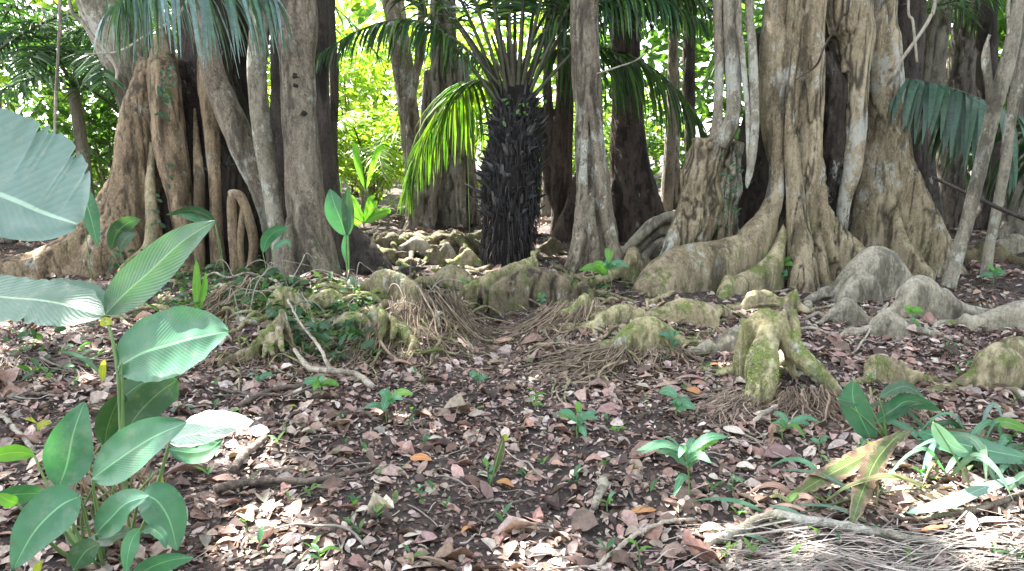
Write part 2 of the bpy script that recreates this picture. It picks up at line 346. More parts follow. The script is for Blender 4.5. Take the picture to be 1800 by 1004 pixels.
# ------------------------------------------------------------------ leaves
def leaf(name, pts, wpx, mat, parent, roll=0., fold=10., curl=.12, prof='ell', tears=0, jag=.0, nu=28, nv=10, seed=0, ripple=.0, asym=1.0, wm=None):
    """pts: [(px,py,Y)...] along the midrib, wpx: full width in px, roll tilts the blade about its midrib"""
    P = np.array([W(*p) for p in pts]) if wm is None else np.array(pts, float)
    Ym = P[:, 1].mean(); wd = wpx*Ym/FOC if wm is None else wm
    P = catmull(P, nu); T = unit(np.gradient(P, axis=0)); D = unit(P-np.array([0, 0, CAMZ]))
    S0 = unit(np.cross(T, D)); N0 = unit(np.cross(S0, T)); a = math.radians(roll)
    S = S0*math.cos(a)+N0*math.sin(a); Nn = unit(np.cross(S, T))
    s = np.linspace(0, 1, nu)
    w = {'ell': np.sin(PI*np.clip(s, 0, 1)**.85)**.75, 'lance': np.sin(PI*s**.7)**.9*(1-.25*s), 'oblong': np.minimum(1, np.sin(PI*np.clip(s*.97+.015, 0, 1))*1.9)**.8,
         'half': np.sqrt(np.clip(1-(np.clip(s-.45, 0, 1)/.56)**2, .0, 1))}[prof]*wd/2
    w = np.maximum(w, wd*.01); r = np.random.default_rng(seed)
    notch = np.ones((nu, 2))
    for k in range(tears):
        c = r.uniform(.15, .9); sd = r.integers(0, 2); notch[:, sd] *= 1-r.uniform(.08, .35)*np.exp(-((s-c)/.009)**2)
    jg = 1+jag*(np.stack([vnoise(np.stack([s*26, s*0+seed, s*0+q], 1), 4) for q in (0, 9)], 1))
    ts = np.linspace(-1, 1, 2*nv+1); V = np.zeros((nu, 2*nv+1, 3)); fa = math.radians(fold)
    for j, t in enumerate(ts):
        sd = 0 if t < 0 else 1; ww = w*notch[:, sd]*(jg[:, sd])*(asym if t < 0 else 1); x = t*ww
        z = np.abs(x)*math.tan(fa)-curl*wd*(t*t)*(w/(wd/2))+ripple*wd*np.sin(s*34+seed+abs(t)*2)*abs(t)+.02*wd*vnoise(np.stack([s*5, s*0+t*2, s*0+seed], 1), 6)
        V[:, j] = P+S*x[:, None]+Nn*z[:, None]
    UV = np.stack(np.meshgrid(s, (ts+1)/2, indexing='ij'), -1).reshape(-1, 2); c = 2*nv+1
    i, j = np.meshgrid(np.arange(nu-1), np.arange(c-1), indexing='ij'); b = (i*c+j).ravel()
    F = np.stack([b, b+1, b+c+1, b+c], 1)
    return npmesh(name, V.reshape(-1, 3), F, mat, parent, uv=UV)
def leaf_tpl(rows=(0, .3, .65, 1), widths=(.06, .9, .8, .04), fold=.25, curl=.25):
    V = []; F = []
    for s_, w_ in zip(rows, widths):
        zc = -curl*(s_-.4)**2
        V += [(-w_/2, s_, zc+fold*w_/2), (0, s_, zc), (w_/2, s_, zc+fold*w_/2)]
    for i in range(len(rows)-1):
        b = i*3; F += [(b, b+1, b+4, b+3), (b+1, b+2, b+5, b+4)]
    return np.array(V, float), np.array(F)
def scatter(name, tpl, O, X, Yv, Z, S, col, mat, parent=None, curlr=None):
    """copies of a leaf template: origins O, frames X,Y,Z (N,3), sizes S (N,3), colour per leaf"""
    V, F = tpl; N = len(O); k = len(V)
    Vs = V[None]*S[:, None, :]
    if curlr is not None: Vs[:, :, 2] += curlr[:, None]*(V[None, :, 0]**2)*S[:, None, 0]*2
    A = O[:, None]+Vs[..., 0:1]*X[:, None]+Vs[..., 1:2]*Yv[:, None]+Vs[..., 2:3]*Z[:, None]
    FF = (F[None]+(np.arange(N)*k)[:, None, None]).reshape(-1, F.shape[1])
    return npmesh(name, A.reshape(-1, 3), FF, mat, parent, col=np.repeat(col, k, 0))
def frames(N, updir=None, tilt=.5, r=rng):
    az = r.uniform(0, 2*PI, N); Yv = np.stack([np.cos(az), np.sin(az), r.normal(0, tilt, N)], 1); Yv = unit(Yv)
    up = np.stack([r.normal(0, tilt, N), r.normal(0, tilt, N), np.ones(N)], 1) if updir is None else updir
    X = unit(np.cross(Yv, up)); Z = np.cross(X, Yv); return X, Yv, Z
def pal(cols, N, var=.2, r=rng, p=None):
    c = np.array(cols)[r.choice(len(cols), N, p=p)]; return np.clip(c*r.uniform(1-var, 1+var, (N, 1))*r.uniform(.93, 1.07, (N, 3)), 0, 1)
TPL = leaf_tpl((0, .18, .5, .82, 1), (.08, .68, 1, .62, .06), .16, .22); TPL2 = leaf_tpl((0, .5, 1), (.1, 1, .08))
# ------------------------------------------------------------------ palm frond
GREEN_D = [(.035, .10, .045), (.05, .13, .06), (.03, .08, .04)]
GREEN_Y = [(.16, .28, .03), (.22, .34, .04), (.10, .22, .03)]  # lit copy of the leaflet green, sunlight shining through put into colour
def frond(parent, R, ll=.55, lw=.022, start=.15, n=46, droop=.8, cols=GREEN_D, rad=.02, stalk=(.10, .12, .06), spread=.75, seed=0, rows=6, lift=.25, name='frond', tw=.5, sides=(1, -1)):
    r = np.random.default_rng(seed); R = catmull(np.asarray(R, float), 40); T = unit(np.gradient(R, axis=0))
    mb = MB(); ra = np.linspace(rad, rad*.22, 40); mb.tube(R, ra, 6, c=stalk, sm=False)
    up = np.array([0, 0, 1.]); S = unit(np.cross(T, up)+1e-4); Nn = np.cross(S, T); st = mb.build(name, M['frond'], parent); mb = MB()
    Vs = []; Fs = []; Cs = []; b = 0
    u = np.linspace(start, .985, n)
    for side in sides:
        q = np.clip(u+r.normal(0, .004, n), 0, 1)*(39); i0 = np.minimum(q.astype(int), 38); f = (q-i0)[:, None]
        B = R[i0]*(1-f)+R[i0+1]*f; Tt = T[i0]; Ss = S[i0]*side; N_ = Nn[i0]
        ang = spread*(1-.45*u)[:, None]+r.normal(0, .06, (n, 1))
        d = unit(Ss*np.sin(ang+.45)+Tt*np.cos(ang+.45)+N_*lift*r.uniform(.3, 1.4, (n, 1)))
        env = (np.clip((u-start)/(1-start)*5+.35, 0, 1)*(1-.55*np.clip((u-.55)/.45, 0, 1)**1.5)); Ln = ll*env*r.uniform(.85, 1.1, n)
        s = np.linspace(0, 1, rows); dr = droop*r.uniform(.7, 1.3, n)
        Pm = np.zeros((n, rows, 3)); cur = B.copy(); dirv = d.copy()
        for k in range(rows):
            Pm[:, k] = cur; dirv = unit(dirv+np.array([0, 0, -1.])*(dr*1.6/rows)[:, None]+r.normal(0, .03, (n, 3))); cur = cur+dirv*(Ln/(rows-1))[:, None]
        wv = unit(Tt-d*np.sum(Tt*d, 1, keepdims=True)); tw_ = r.normal(0, tw, (n, 1)); wv = unit(wv*np.cos(tw_)+np.cross(d, wv)*np.sin(tw_))
        wp = lw*np.array([.55]+[1-.9*(x**2.2) for x in s[1:]])
        V = np.stack([Pm-wv[:, None]*wp[None, :, None]/2, Pm+wv[:, None]*wp[None, :, None]/2], 2)  # n,rows,2,3
        ii, kk = np.meshgrid(np.arange(n), np.arange(rows-1), indexing='ij'); o = (ii*rows*2+kk*2).ravel()
        Fs.append(np.stack([o, o+1, o+3, o+2], 1)+b); Vs.append(V.reshape(-1, 3)); cc = np.repeat(pal(cols, n, .2, r), rows*2, 0); Cs.append(cc); b += n*rows*2
    mb.add(np.vstack(Vs), np.vstack(Fs), np.vstack(Cs)); mb.build('leaflets', M['frond'], st)
    return st
def arch(c, az, el, L, drop, n=7, bend=0.):
    d = np.array([math.cos(az)*math.cos(el), math.sin(az)*math.cos(el), math.sin(el)]); sd = np.array([-math.sin(az), math.cos(az), 0])
    return np.array([np.array(c)+d*L*s+np.array([0, 0, -drop*L*s**2.2])+sd*bend*L*s*s for s in np.linspace(0, 1, n)])
# ================================================================== THE GROUND
def axis(lo, hi, d, far, g=1.25):
    a = list(np.arange(lo, hi+1e-6, d)); s = d
    while a[-1] < far: s *= g; a.append(a[-1]+s)
    s = d
    while a[0] > -far: s *= g; a.insert(0, a[0]-s)
    return np.array(a)
gx = axis(-6.5, 6.5, .045, 160); gy = axis(1.0, 11, .045, 160)
GXX, GYY = np.meshgrid(gx, gy); HZ = terr(GXX, GYY)
nx, ny = len(gx), len(gy); ii, jj = np.meshgrid(np.arange(ny-1), np.arange(nx-1), indexing='ij'); b = (ii*nx+jj).ravel()
g = npmesh('ground', np.stack([GXX.ravel(), GYY.ravel(), HZ.ravel()], 1), np.stack([b, b+1, b+nx+1, b+nx], 1), M['soil']); tag(g, kind='structure')
# ------------------------------------------------------------------ leaf litter
LC = [(.43, .315, .27), (.55, .435, .385), (.31, .20, .165), (.18, .115, .09), (.085, .055, .046), (.66, .57, .50), (.40, .24, .19), (.35, .30, .26)]
LP = [.21, .13, .18, .17, .13, .05, .06, .07]
def litter(name, N, xr, yr, size, label, lift=.012, density=None):
    r = np.random.default_rng(len(name)); x = r.uniform(*xr, N); y = r.uniform(*yr, N)
    keep = (np.abs(x) < .78*y+.5) | (r.uniform(0, 1, N) < .55)
    if density is not None: keep &= r.uniform(0, 1, N) < density(x, y)
    x, y = x[keep], y[keep]; N = len(x)
    e = .03; z = terr(x, y); nx_ = (z-terr(x+e, y))/e; ny_ = (z-terr(x, y+e))/e
    up = unit(np.stack([nx_+r.normal(0, .42, N), ny_+r.normal(0, .42, N), np.ones(N)], 1)); az = r.uniform(0, 2*PI, N)
    Yv = np.stack([np.cos(az), np.sin(az), 0*az], 1); Yv = unit(Yv-up*np.sum(up*Yv, 1, keepdims=True)); X = np.cross(Yv, up)
    s = size*np.clip(r.lognormal(0, .42, N), .3, 2.1); S = np.stack([s*r.uniform(.42, .68, N), s, s], 1)
    O = np.stack([x, y, z+lift*r.uniform(.1, 1.6, N)], 1)-Yv*S[:, 1:2]*.5
    o = scatter(name, TPL, O, X, Yv, up, S, pal(LC, N, .28, r, LP), M['litter'], curlr=r.normal(.12, .45, N)); return tag(o, label, 'leaf litter', kind='stuff')
def dens(x, y):
    P = np.stack([x, y, x*0], 1); n = fbm(P*1.7, 3, 31)
    bare = np.exp(-((x+.35)/.55)**2-((y-2.75)/.45)**2)*.75
    mid = 1-.72/(1+np.exp(-(y-4.9-.25*np.maximum(x, 0))*5)); path = np.exp(-((x+.1)/.28)**2)*(y > 3.6)*.35
    return np.clip(.74+n*1.0-bare-path, .12, 1)*mid
litter('leaf_litter', 50000, (-6.5, 6.5), (1.7, 7.2), .050, 'brown and pinkish dead leaves covering the forest floor', density=dens)
litter('leaf_crumbs', 46000, (-4.5, 4.5), (1.7, 5.8), .023, 'small broken crumbs of dead leaf between the larger fallen leaves', lift=.008)
litter('far_leaf_litter', 4200, (-9, 9), (7, 12.5), .085, 'dead leaves lying thinly on the ground beyond the big trees')
# twiggy bits
litter('broad_dead_leaves', 1500, (-5, 5), (1.8, 6.0), .086, 'larger whole dead leaves lying flat among the small ones', lift=.02)
def twigs():
    r = np.random.default_rng(5); mb = MB()
    for k in range(1100):
        y = r.uniform(1.9, 7.2); x = r.uniform(-.75*y-.3, .75*y+.3); a = r.uniform(0, PI); L = r.lognormal(-2.3, .55); q = []
        for s in np.linspace(-.5, .5, 5):
            xx = x+math.cos(a)*L*s+r.normal(0, .004); yy = y+math.sin(a)*L*s+r.normal(0, .004); q.append((xx, yy, r.uniform(.008, .02)))
        q = np.array(q); q[:, 2] += terr(q[:, 0], q[:, 1])
        c = r.uniform(.1, .5); mb.tube(q, r.uniform(.0012, .0035), 4, n=7, c=(c, c*.84, c*.72), caps=False)
    for k in range(90):
        y = r.uniform(2.0, 6.5); x = r.uniform(-.72*y, .74*y) if k % 3 else r.uniform(.3*y, .74*y); a = r.uniform(-.6, .9) if k % 2 else r.uniform(0, PI); L = r.uniform(.15, .55); bd = r.normal(0, .6); q = []
        for i in range(7): q.append((x, y, r.uniform(.01, .035))); x += math.cos(a)*L/7; y += math.sin(a)*L/7; a += bd/7+r.normal(0, .13)
        q = np.array(q); q[:, 2] += terr(q[:, 0], q[:, 1]); c = r.uniform(.14, .55); t_ = r.uniform(.002, .0055); mb.tube(q, np.linspace(t_, t_*.5, 7), 5, n=16, c=(c, c*.88, c*.77), wob=.3, seed=k)
    return tag(mb.build('twig_litter', M['fibre']), 'tiny dry twigs strewn over the dead leaves', 'twigs', kind='stuff')
twigs()
# ================================================================== TREES
SUN = unit(np.array([-.42, .40, .80]))
SPOTS = []   # (point, radius) kept open to the sun
for px, py, rr in [(372, 765, .17), (430, 790, .16), (1335, 548, .10), (1690, 880, .22), (1760, 930, .22), (1620, 900, .12), (720, 735, .05), (1400, 620, .10), (1330, 640, .10),
                   (880, 610, .16), (1240, 940, .12), (1150, 540, .10), (820, 780, .08), (1480, 840, .08), (940, 980, .1), (500, 600, .06), (830, 455, .14), (1700, 880, .3)]:
    SPOTS.append((G(px, py)+np.array([0, 0, .05]), rr))
SPOTS += [(W(370, 755, 2.42), .2), (W(335, 760, 2.5), .13), (W(420, 755, 2.7), .14), (W(330, 625, 2.6), .06), (W(1330, 550, 4.65), .16), (W(750, 260, 8.6), .55), (W(730, 330, 8.8), .5)]
def crown(parent, c, rad, N, seed, size=.26, mat='canopy'):  # leaf masses out of view, placed and thinned to shape the sunlight below
    r = np.random.default_rng(seed); P = []
    nb = 26; B = unit(r.normal(0, 1, (nb, 3)))*r.uniform(.3, 1, (nb, 1))**.5*np.array(rad)+np.array(c)
    k = r.integers(0, nb, N); O = B[k]+r.normal(0, 1, (N, 3))*np.array([.55, .55, .32])*max(rad)*.30
    O = O[O[:, 2] > 5.0]
    ok = np.ones(len(O), bool)
    for p, rr in SPOTS:
        v = O-p; t = v@SUN; dd = np.linalg.norm(v-t[:, None]*SUN, axis=1); ok &= dd > rr+.13
    O = O[ok]; N = len(O); X, Yv, Z = frames(N, tilt=.45, r=r); s = size*r.uniform(.6, 1.25, N); S = np.stack([s*.55, s, s], 1)
    cr = scatter('crown', TPL2, O, X, Yv, Z, S, pal([(.06, .13, .035), (.09, .17, .04), (.04, .09, .03)], N, .25, r), M[mat], parent); return cr
# ---- left fig with the flaring buttress
t = empty('buttress_fig_tree', G(300, 500), 'massive brown buttressed fig whose left root flares out behind the big pale leaf', 'tree')
mb = MB()
mb.tube(*up_on(*strand([(362, -20, 46, 8.3), (362, 150, 52, 8.3), (372, 300, 78, 8.2), (370, 430, 98, 8.15), (365, 520, 105, 8.1)]), 8.2), 16, wob=.25)
mb.tube(*strand([(320, 110, 22, 8.05), (318, 260, 36, 7.9), (320, 420, 50, 7.85), (320, 510, 56, 7.8)]), 10)
mb.tube(*strand([(398, 150, 16, 8.0), (406, 260, 16, 8.0), (415, 360, 20, 8.0), (425, 500, 26, 7.9)]), 8)
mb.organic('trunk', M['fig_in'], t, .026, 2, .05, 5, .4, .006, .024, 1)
mb = MB()
mb.tube(*strand([(286, 20, 8, 7.85), (287, 80, 17, 7.75), (290, 150, 26, 7.65), (300, 260, 28, 7.6), (318, 350, 22, 7.55), (330, 430, 20, 7.5), (336, 500, 28, 7.45)]), 10)
mb.tube(*strand([(262, 105, 14, 7.75), (242, 200, 26, 7.7), (235, 300, 36, 7.65), (225, 380, 45, 7.6), (200, 450, 60, 7.5), (180, 520, 60, 7.5)]), 12)
mb.fin([W(270, 100, 7.75), W(232, 205, 7.7), W(204, 285, 7.6), W(172, 340, 7.5), W(128, 400, 7.35), W(62, 438, 7.2), W(0, 458, 7.05), W(-70, 480, 6.9), W(-160, 520, 6.8)], [.16, .2, .2, .22, .24, .24, .22, .2, .12], flare=1.9)
mb.tube(*strand([(262, 300, 5, 7.6), (270, 400, 13, 7.5), (275, 500, 20, 7.5)]), 8)
mb.organic('buttress_root', M['fig_l'], t, .022, 3, .030, 4.5, .4, .005, .012, 1)
for k, q in enumerate([[(365, 60, 9, 7.85), (365, 130, 17, 7.75), (372, 230, 14, 7.7), (378, 330, 11, 7.6), (380, 420, 12, 7.55), (388, 500, 17, 7.5)], [(342, 190, 3, 7.8), (350, 320, 9, 7.55), (350, 400, 10, 7.5), (346, 500, 14, 7.45)],
                       [(268, 250, 5, 7.62), (264, 330, 9, 7.5), (268, 400, 11, 7.35), (258, 440, 10, 7.3), (225, 470, 12, 7.1), (210, 505, 11, 6.9), (230, 545, 9, 6.8), (240, 590, 7, 6.6)]]):
    MB().tube(*strand(q), 10).organic('aerial_root', M['fig_l'] if k < 2 else M['root'], t, .014, 2, .012, 7, .3, .003, .004, 14+k)
mb = MB(); mb.tube(*strand([(352, -80, 14, 7.25), (356, 40, 15, 7.2), (376, 130, 20, 7.2), (410, 215, 23, 7.2), (440, 290, 22, 7.25), (466, 350, 20, 7.35), (484, 430, 18, 7.45), (490, 520, 18, 7.5)]), 12)
mb.organic('leaning_stem', M['stem_grey'], t, .018, 3, .016, 8, .4, .004, .006, 2)
for k, q in enumerate([[(418, 338, 8), (408, 350, 9), (409, 400, 9), (413, 450, 10), (415, 505, 9)], [(402, 340, 7), (422, 345, 9), (436, 380, 9), (446, 430, 9), (436, 500, 8)], [(430, 352, 7), (424, 400, 6), (422, 450, 7), (430, 500, 8)]]):
    MB().tube(*strand(q, 7.15), 8).organic('prop_root', M['fig_l'], t, .012, 2, .008, 9, .4, .003, 0, 3+k)
r_ = np.random.default_rng(3)
def leafcloud(name, parent, boxes, size, cols, mat, seed, n=60, front=0.):
    r = np.random.default_rng(seed); O = []
    for (x0, y0, x1, y1, Y, m) in boxes:
        for k in range(m): O.append(W(r.uniform(x0, x1), r.uniform(y0, y1), Y+r.normal(0, .06)))
    O = np.array(O); N = len(O); X, Yv, Z = frames(N, tilt=.9, r=r); Yv = unit(Yv*np.array([1, .5, 1])+np.array([0, -.3, -.3])); X = unit(np.cross(Yv, np.array([0, -1., .5]))); Z = np.cross(X, Yv)
    s = size*r.uniform(.6, 1.3, N); return scatter(name, TPL, O, X, Yv, Z, np.stack([s*.5, s, s], 1), pal(cols, N, .3, r), M[mat], parent)
leafcloud('climber_leaves', t, [(280, 90, 305, 210, 7.3, 40), (270, 280, 300, 400, 7.3, 12), (180, 440, 260, 510, 7.05, 70)], .07, [(.04, .10, .05), (.05, .13, .06)], 'shrub', 4)
crown(t, (-4.2, 9.2, 8.2), (3.4, 2.6, 1.3), 3400, 11); crown(t, (-5.2, 6.9, 8.4), (3.0, 2.0, 1.2), 3800, 111)
# ---- slim and thick pillars beside it
t = empty('slender_tree', G(500, 500), 'slim pale trunk blotched with lichen, just left of the thicker grey trunk', 'tree')
mb = MB(); mb.tube(*up_on(*strand([(455, -30, 17), (452, 120, 16), (462, 240, 17), (480, 340, 17), (492, 420, 18), (500, 470, 20), (503, 520, 26)], 7.0), 8), 12)
mb.organic('trunk', M['stem_pale'], t, .016, 3, .012, 9, .3, .003, .003, 21)
crown(t, (-2.4, 10.4, 7.6), (2.2, 2, 1), 1500, 12); crown(t, (-2.6, 6.6, 7.9), (2.4, 1.9, 1), 3600, 112)
t = empty('forest_tree', G(552, 500), 'thick grey-brown trunk with knot holes and cracked bark, left of the bright gap', 'tree')
mb = MB(); mb.tube(*up_on(*strand([(520, -30, 32), (522, 100, 31), (528, 220, 29), (535, 320, 32), (543, 400, 36), (552, 460, 40), (558, 520, 48)], 6.85), 8.5), 16, wob=.08)
mb.tube(*strand([(528, 240, 3, 6.8), (530, 380, 12, 6.68), (560, 460, 16, 6.6), (575, 500, 12, 6.5)]), 8)
mb.tube(*strand([(524, 300, 4, 6.85), (508, 440, 13, 6.68), (520, 500, 14, 6.6)]), 8)
mb.organic('trunk', M['stem_grey'], t, .018, 2, .022, 7, .35, .005, .006, 22)
for (px, py, rr) in [(516, 133, 8), (517, 150, 6), (531, 200, 5)]:
    p = W(px, py, 6.70); V = []; n = 10
    mbk = MB(); mbk.tube([p+np.array([0, -.012, 0]), p+np.array([0.01, .02, 0]), p+np.array([0, .08, .01])], [rr*.0025, rr*.0042, rr*.003], 12, n=7, wob=.6, seed=px); mbk.build('knot_hole', M['palmtrunk'], t)
crown(t, (-1.2, 10.8, 8.4), (2.8, 2.3, 1.2), 3000, 13)
t = empty('dark_trunk_tree', G(575, 470), 'dark shaded trunk directly behind the thick grey-brown one', 'tree')
mb = MB(); mb.tube(*up_on(*strand([(553, -30, 22), (556, 150, 22), (566, 300, 26), (580, 400, 34), (600, 470, 46)], 7.7), 8), 12)
mb.fin([W(590, 330, 7.7), W(620, 390, 7.6), W(660, 430, 7.5), W(690, 470, 7.4)], [.12, .13, .12, .1])
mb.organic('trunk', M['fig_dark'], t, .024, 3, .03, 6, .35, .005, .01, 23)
t = empty('dark_trunk_tree', G(440, 490), 'dark trunk in the gap between the leaning stem and slim pale trunk', 'tree')
mb = MB(); mb.tube(*up_on(*strand([(418, -30, 26), (425, 150, 26), (462, 300, 30), (480, 480, 36)], 8.6), 8), 12)
mb.tube(*strand([(490, -30, 16), (492, 200, 16), (500, 480, 22)], 7.9), 8)
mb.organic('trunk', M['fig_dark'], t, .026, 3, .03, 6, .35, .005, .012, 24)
t = empty('slender_tree', G(590, 430), 'thin dark stem standing in the bright green gap', 'tree')
MB().tube(*up_on(*strand([(583, 60, 8), (588, 150, 8), (585, 250, 8), (590, 350, 8), (588, 430, 9)], 9.2), 7, 1), 8).organic('trunk', M['fig_dark'], t, .016, 1, .02, 9, .5, .004, 0, 25)
# ---- pale leaning tree top left
t = empty('pale_tree', (-6, 9.6, 0), 'large pale grey trunk leaning behind the left fig, upper left', 'tree')
mb = MB(); mb.tube(*up_on(*strand([(160, -80, 40), (188, 20, 40), (208, 100, 30), (228, 170, 22), (262, 260, 26), (275, 460, 40)], 8.4), 8, 1, -.7), 14)
mb.tube(*strand([(245, -60, 18), (245, 60, 18), (250, 160, 18), (262, 300, 26)], 8.5), 10)
mb.organic('trunk', M['stem_pale'], t, .03, 3, .04, 4, .3, .005, .01, 26)
crown(t, (-8.5, 11, 8.5), (3, 3, 1.2), 1500, 14)
# ---- background fluted fig seen through the hanging frond
t = empty('fluted_fig_tree', W(800, 425, 11.), 'pale fluted fig in the bright clearing behind the yellow-green frond', 'tree')
mb = MB()
mb.tube(*up_on(*strand([(780, -30, 20), (785, 100, 21), (795, 200, 27), (803, 300, 33), (806, 400, 36), (808, 450, 42)], 11.), 8), 14)
for q in [[(812, 100, 9), (820, 250, 12), (828, 350, 13), (836, 450, 16)], [(765, -30, 11), (768, 150, 12), (770, 250, 16), (760, 350, 18), (752, 440, 22)], [(750, 120, 6), (742, 300, 12), (728, 400, 18), (700, 450, 20)],
          [(790, 220, 10), (786, 330, 11), (780, 450, 15)], [(800, 180, 8), (808, 300, 9), (815, 450, 12)]]: mb.tube(*strand(q, 10.7+rng.uniform(-.15, .15)), 8)
mb.organic('trunk', M['back'], t, .03, 2, .04, 5, .2, .006, .025, 27)
crown(t, (-1.5, 14.5, 9.2), (2, 1.3, 1), 500, 15)
t = empty('slender_tree', W(715, 420, 11.5), 'leaning grey trunk in the clearing, left of the fluted fig', 'tree')
mb = MB(); mb.tube(*up_on(*strand([(690, 0, 18), (703, 90, 19), (715, 180, 18), (728, 280, 18), (738, 430, 26)], 11.6), 8, 1, -.8), 12)
mb.tube(*strand([(742, -20, 7), (738, 90, 8), (722, 200, 8), (724, 300, 10)], 11.4), 8)
mb.organic('trunk', M['stem_grey'], t, .03, 3, .03, 5, .3, .006, .01, 28)
# ---- centre-right pale tree
t = empty('forest_tree', G(1050, 490), 'pale lichen-marked trunk with short root flares, right of the black palm', 'tree')
mb = MB(); mb.tube(*up_on(*strand([(1026, -30, 23), (1028, 100, 24), (1034, 200, 25), (1040, 290, 28), (1046, 370, 33), (1050, 440, 38), (1052, 500, 44)], 7.2), 8.4), 16, wob=.12, seed=4)
mb.tube(*strand([(1030, 200, 3), (1022, 350, 11), (1018, 430, 16), (1000, 490, 17), (985, 520, 12)], 7.0), 8)
mb.tube(*strand([(1036, 170, 3), (1058, 330, 11), (1072, 420, 15), (1092, 480, 17), (1105, 520, 12)], 7.02), 8)
mb.tube(*strand([(1038, 320, 2, 7.1), (1040, 390, 9), (1042, 440, 13), (1040, 500, 16)], 6.95), 8)
mb.tube(*strand([(1018, 420, 8, 6.95), (1012, 455, 6, 6.8), (1003, 490, 6, 6.7), (990, 530, 5, 6.5)]), 8)
mb.organic('trunk', M['stem_grey'], t, .017, 2, .02, 7, .3, .005, .010, 31)
crown(t, (1.2, 10.8, 8.3), (2.6, 2.4, 1.2), 3000, 16); crown(t, (.2, 7.4, 8.1), (2.4, 2, 1.1), 3400, 116)
# ---- red-brown tree behind
t = empty('buttress_fig_tree', W(1120, 410, 9.8), 'dark red-brown trunk widening at its foot, behind the pale centre tree', 'tree')
mb = MB(); mb.tube(*up_on(*strand([(1098, -20, 24), (1100, 100, 24), (1103, 220, 28), (1108, 300, 34), (1118, 360, 42), (1128, 450, 58)], 9.8), 8), 14)
mb.fin([W(1125, 290, 9.7), W(1150, 340, 9.6), W(1170, 380, 9.5), W(1200, 420, 9.3)], [.14, .14, .14, .1])
mb.fin([W(1085, 300, 9.7), W(1060, 370, 9.5), W(1040, 430, 9.3)], [.14, .14, .1])
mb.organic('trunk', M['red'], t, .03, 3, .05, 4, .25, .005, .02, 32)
crown(t, (3.4, 14, 8.6), (2.5, 2.3, 1.1), 1500, 17)
t = empty('buttress_fig_tree', W(985, 420, 9.9), 'group of thin fluted stems with reddish buttress right behind the black palm', 'tree')
mb = MB()
for q in [[(965, -20, 8), (962, 150, 8), (975, 300, 10), (985, 420, 14)], [(985, -20, 7), (985, 150, 8), (982, 300, 9), (975, 440, 12)], [(1002, 60, 6), (1000, 200, 7), (995, 320, 9), (1000, 440, 12)], [(950, 190, 4), (958, 290, 5), (968, 350, 6), (1000, 400, 7)]]: mb.tube(*(up_on(*strand(q, 9.9), 7) if q[0][1] < 0 else strand(q, 9.9)), 8)
mb.fin([W(1012, 300, 9.6), W(1000, 350, 9.5), W(985, 385, 9.4), W(968, 420, 9.3)], [.1, .12, .12, .1])
mb.organic('trunk', M['red'], t, .022, 2, .03, 5, .25, .005, .012, 33)
# ---- the great right-hand fig
t = empty('buttress_fig_tree', G(1420, 510), 'huge fig of many fused stems with sprawling pale buttress roots, right of centre', 'tree')
mb = MB()
mb.tube(*up_on(*strand([(1455, -30, 84, 8.1), (1455, 150, 84, 8.1), (1450, 300, 80, 8.1), (1450, 420, 84, 8.1), (1450, 520, 90, 8.1)]), 8.6), 18, wob=.25)
mb.tube(*strand([(1345, 60, 22, 7.75), (1330, 200, 24, 7.75), (1322, 290, 26, 7.75), (1320, 400, 30, 7.75), (1320, 480, 34, 7.75)]), 10)
mb.tube(*strand([(1448, 90, 26, 7.3), (1462, 200, 26, 7.3), (1462, 300, 22, 7.3), (1455, 360, 16, 7.3)]), 10, wob=.4, seed=7)
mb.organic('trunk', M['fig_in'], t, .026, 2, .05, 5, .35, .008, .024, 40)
mb = MB()
mb.tube(*up_on(*strand([(1368, -30, 22, 7.25), (1362, 80, 26, 7.2), (1360, 180, 27, 7.2), (1362, 240, 20, 7.15), (1366, 290, 14, 7.1), (1362, 340, 15, 7.05), (1348, 385, 20, 7.0), (1315, 425, 26, 6.9)]), 8.6), 14)
mb.fin([W(1364, 300, 7.08), W(1350, 370, 6.97), W(1315, 404, 6.88), W(1265, 421, 6.78), W(1205, 430, 6.66), W(1160, 452, 6.52), W(1133, 495, 6.38), W(1120, 535, 6.28)], [.12, .17, .24, .3, .34, .34, .28, .2], flare=1.25)
mb.organic('buttress_root', M['fig_r'], t, .019, 4, .018, 4, .6, .003, .006, 41)
mb = MB()
mb.fin([W(1378, 390, 6.95), W(1360, 440, 6.75), W(1318, 472, 6.55), W(1285, 490, 6.4), W(1268, 520, 6.28)], [.09, .15, .17, .16, .14], flare=1.3)
mb.tube(*strand([(1285, 490, 14, 6.4), (1272, 520, 15, 6.3), (1262, 550, 14, 6.2), (1245, 578, 10, 6.05), (1230, 600, 7, 5.95)]), 8)
mb.organic('buttress_root', M['root'], t, .016, 3, .014, 5, .6, .003, .004, 42)
mb = MB()
S6 = [[(1398, -30, 12, 7.1), (1394, 100, 13, 7.1), (1390, 220, 13, 7.05), (1396, 320, 14, 7.0), (1402, 390, 19, 6.95), (1408, 450, 24, 6.85), (1412, 510, 28, 6.75), (1415, 560, 30, 6.7)],
      [(1432, -30, 22, 7.15), (1430, 100, 20, 7.1), (1430, 200, 16, 7.05), (1428, 300, 15, 7.0), (1430, 380, 11, 7.0), (1440, 440, 10, 6.9), (1455, 520, 14, 6.8)],
      [(1438, 250, 2, 7.1), (1446, 310, 6, 7.0), (1448, 370, 9, 6.95), (1466, 460, 9, 6.9)],
      [(1490, -30, 40, 7.35), (1497, 60, 38, 7.35), (1500, 130, 26, 7.3)],
      [(1512, 60, 18, 7.25), (1507, 180, 18, 7.2), (1500, 290, 15, 7.15), (1484, 360, 11, 7.15), (1480, 420, 8, 7.15)],
      [(1405, 20, 12, 7.12), (1412, 150, 10, 7.1), (1412, 280, 9, 7.05), (1420, 360, 8, 7.0)]]
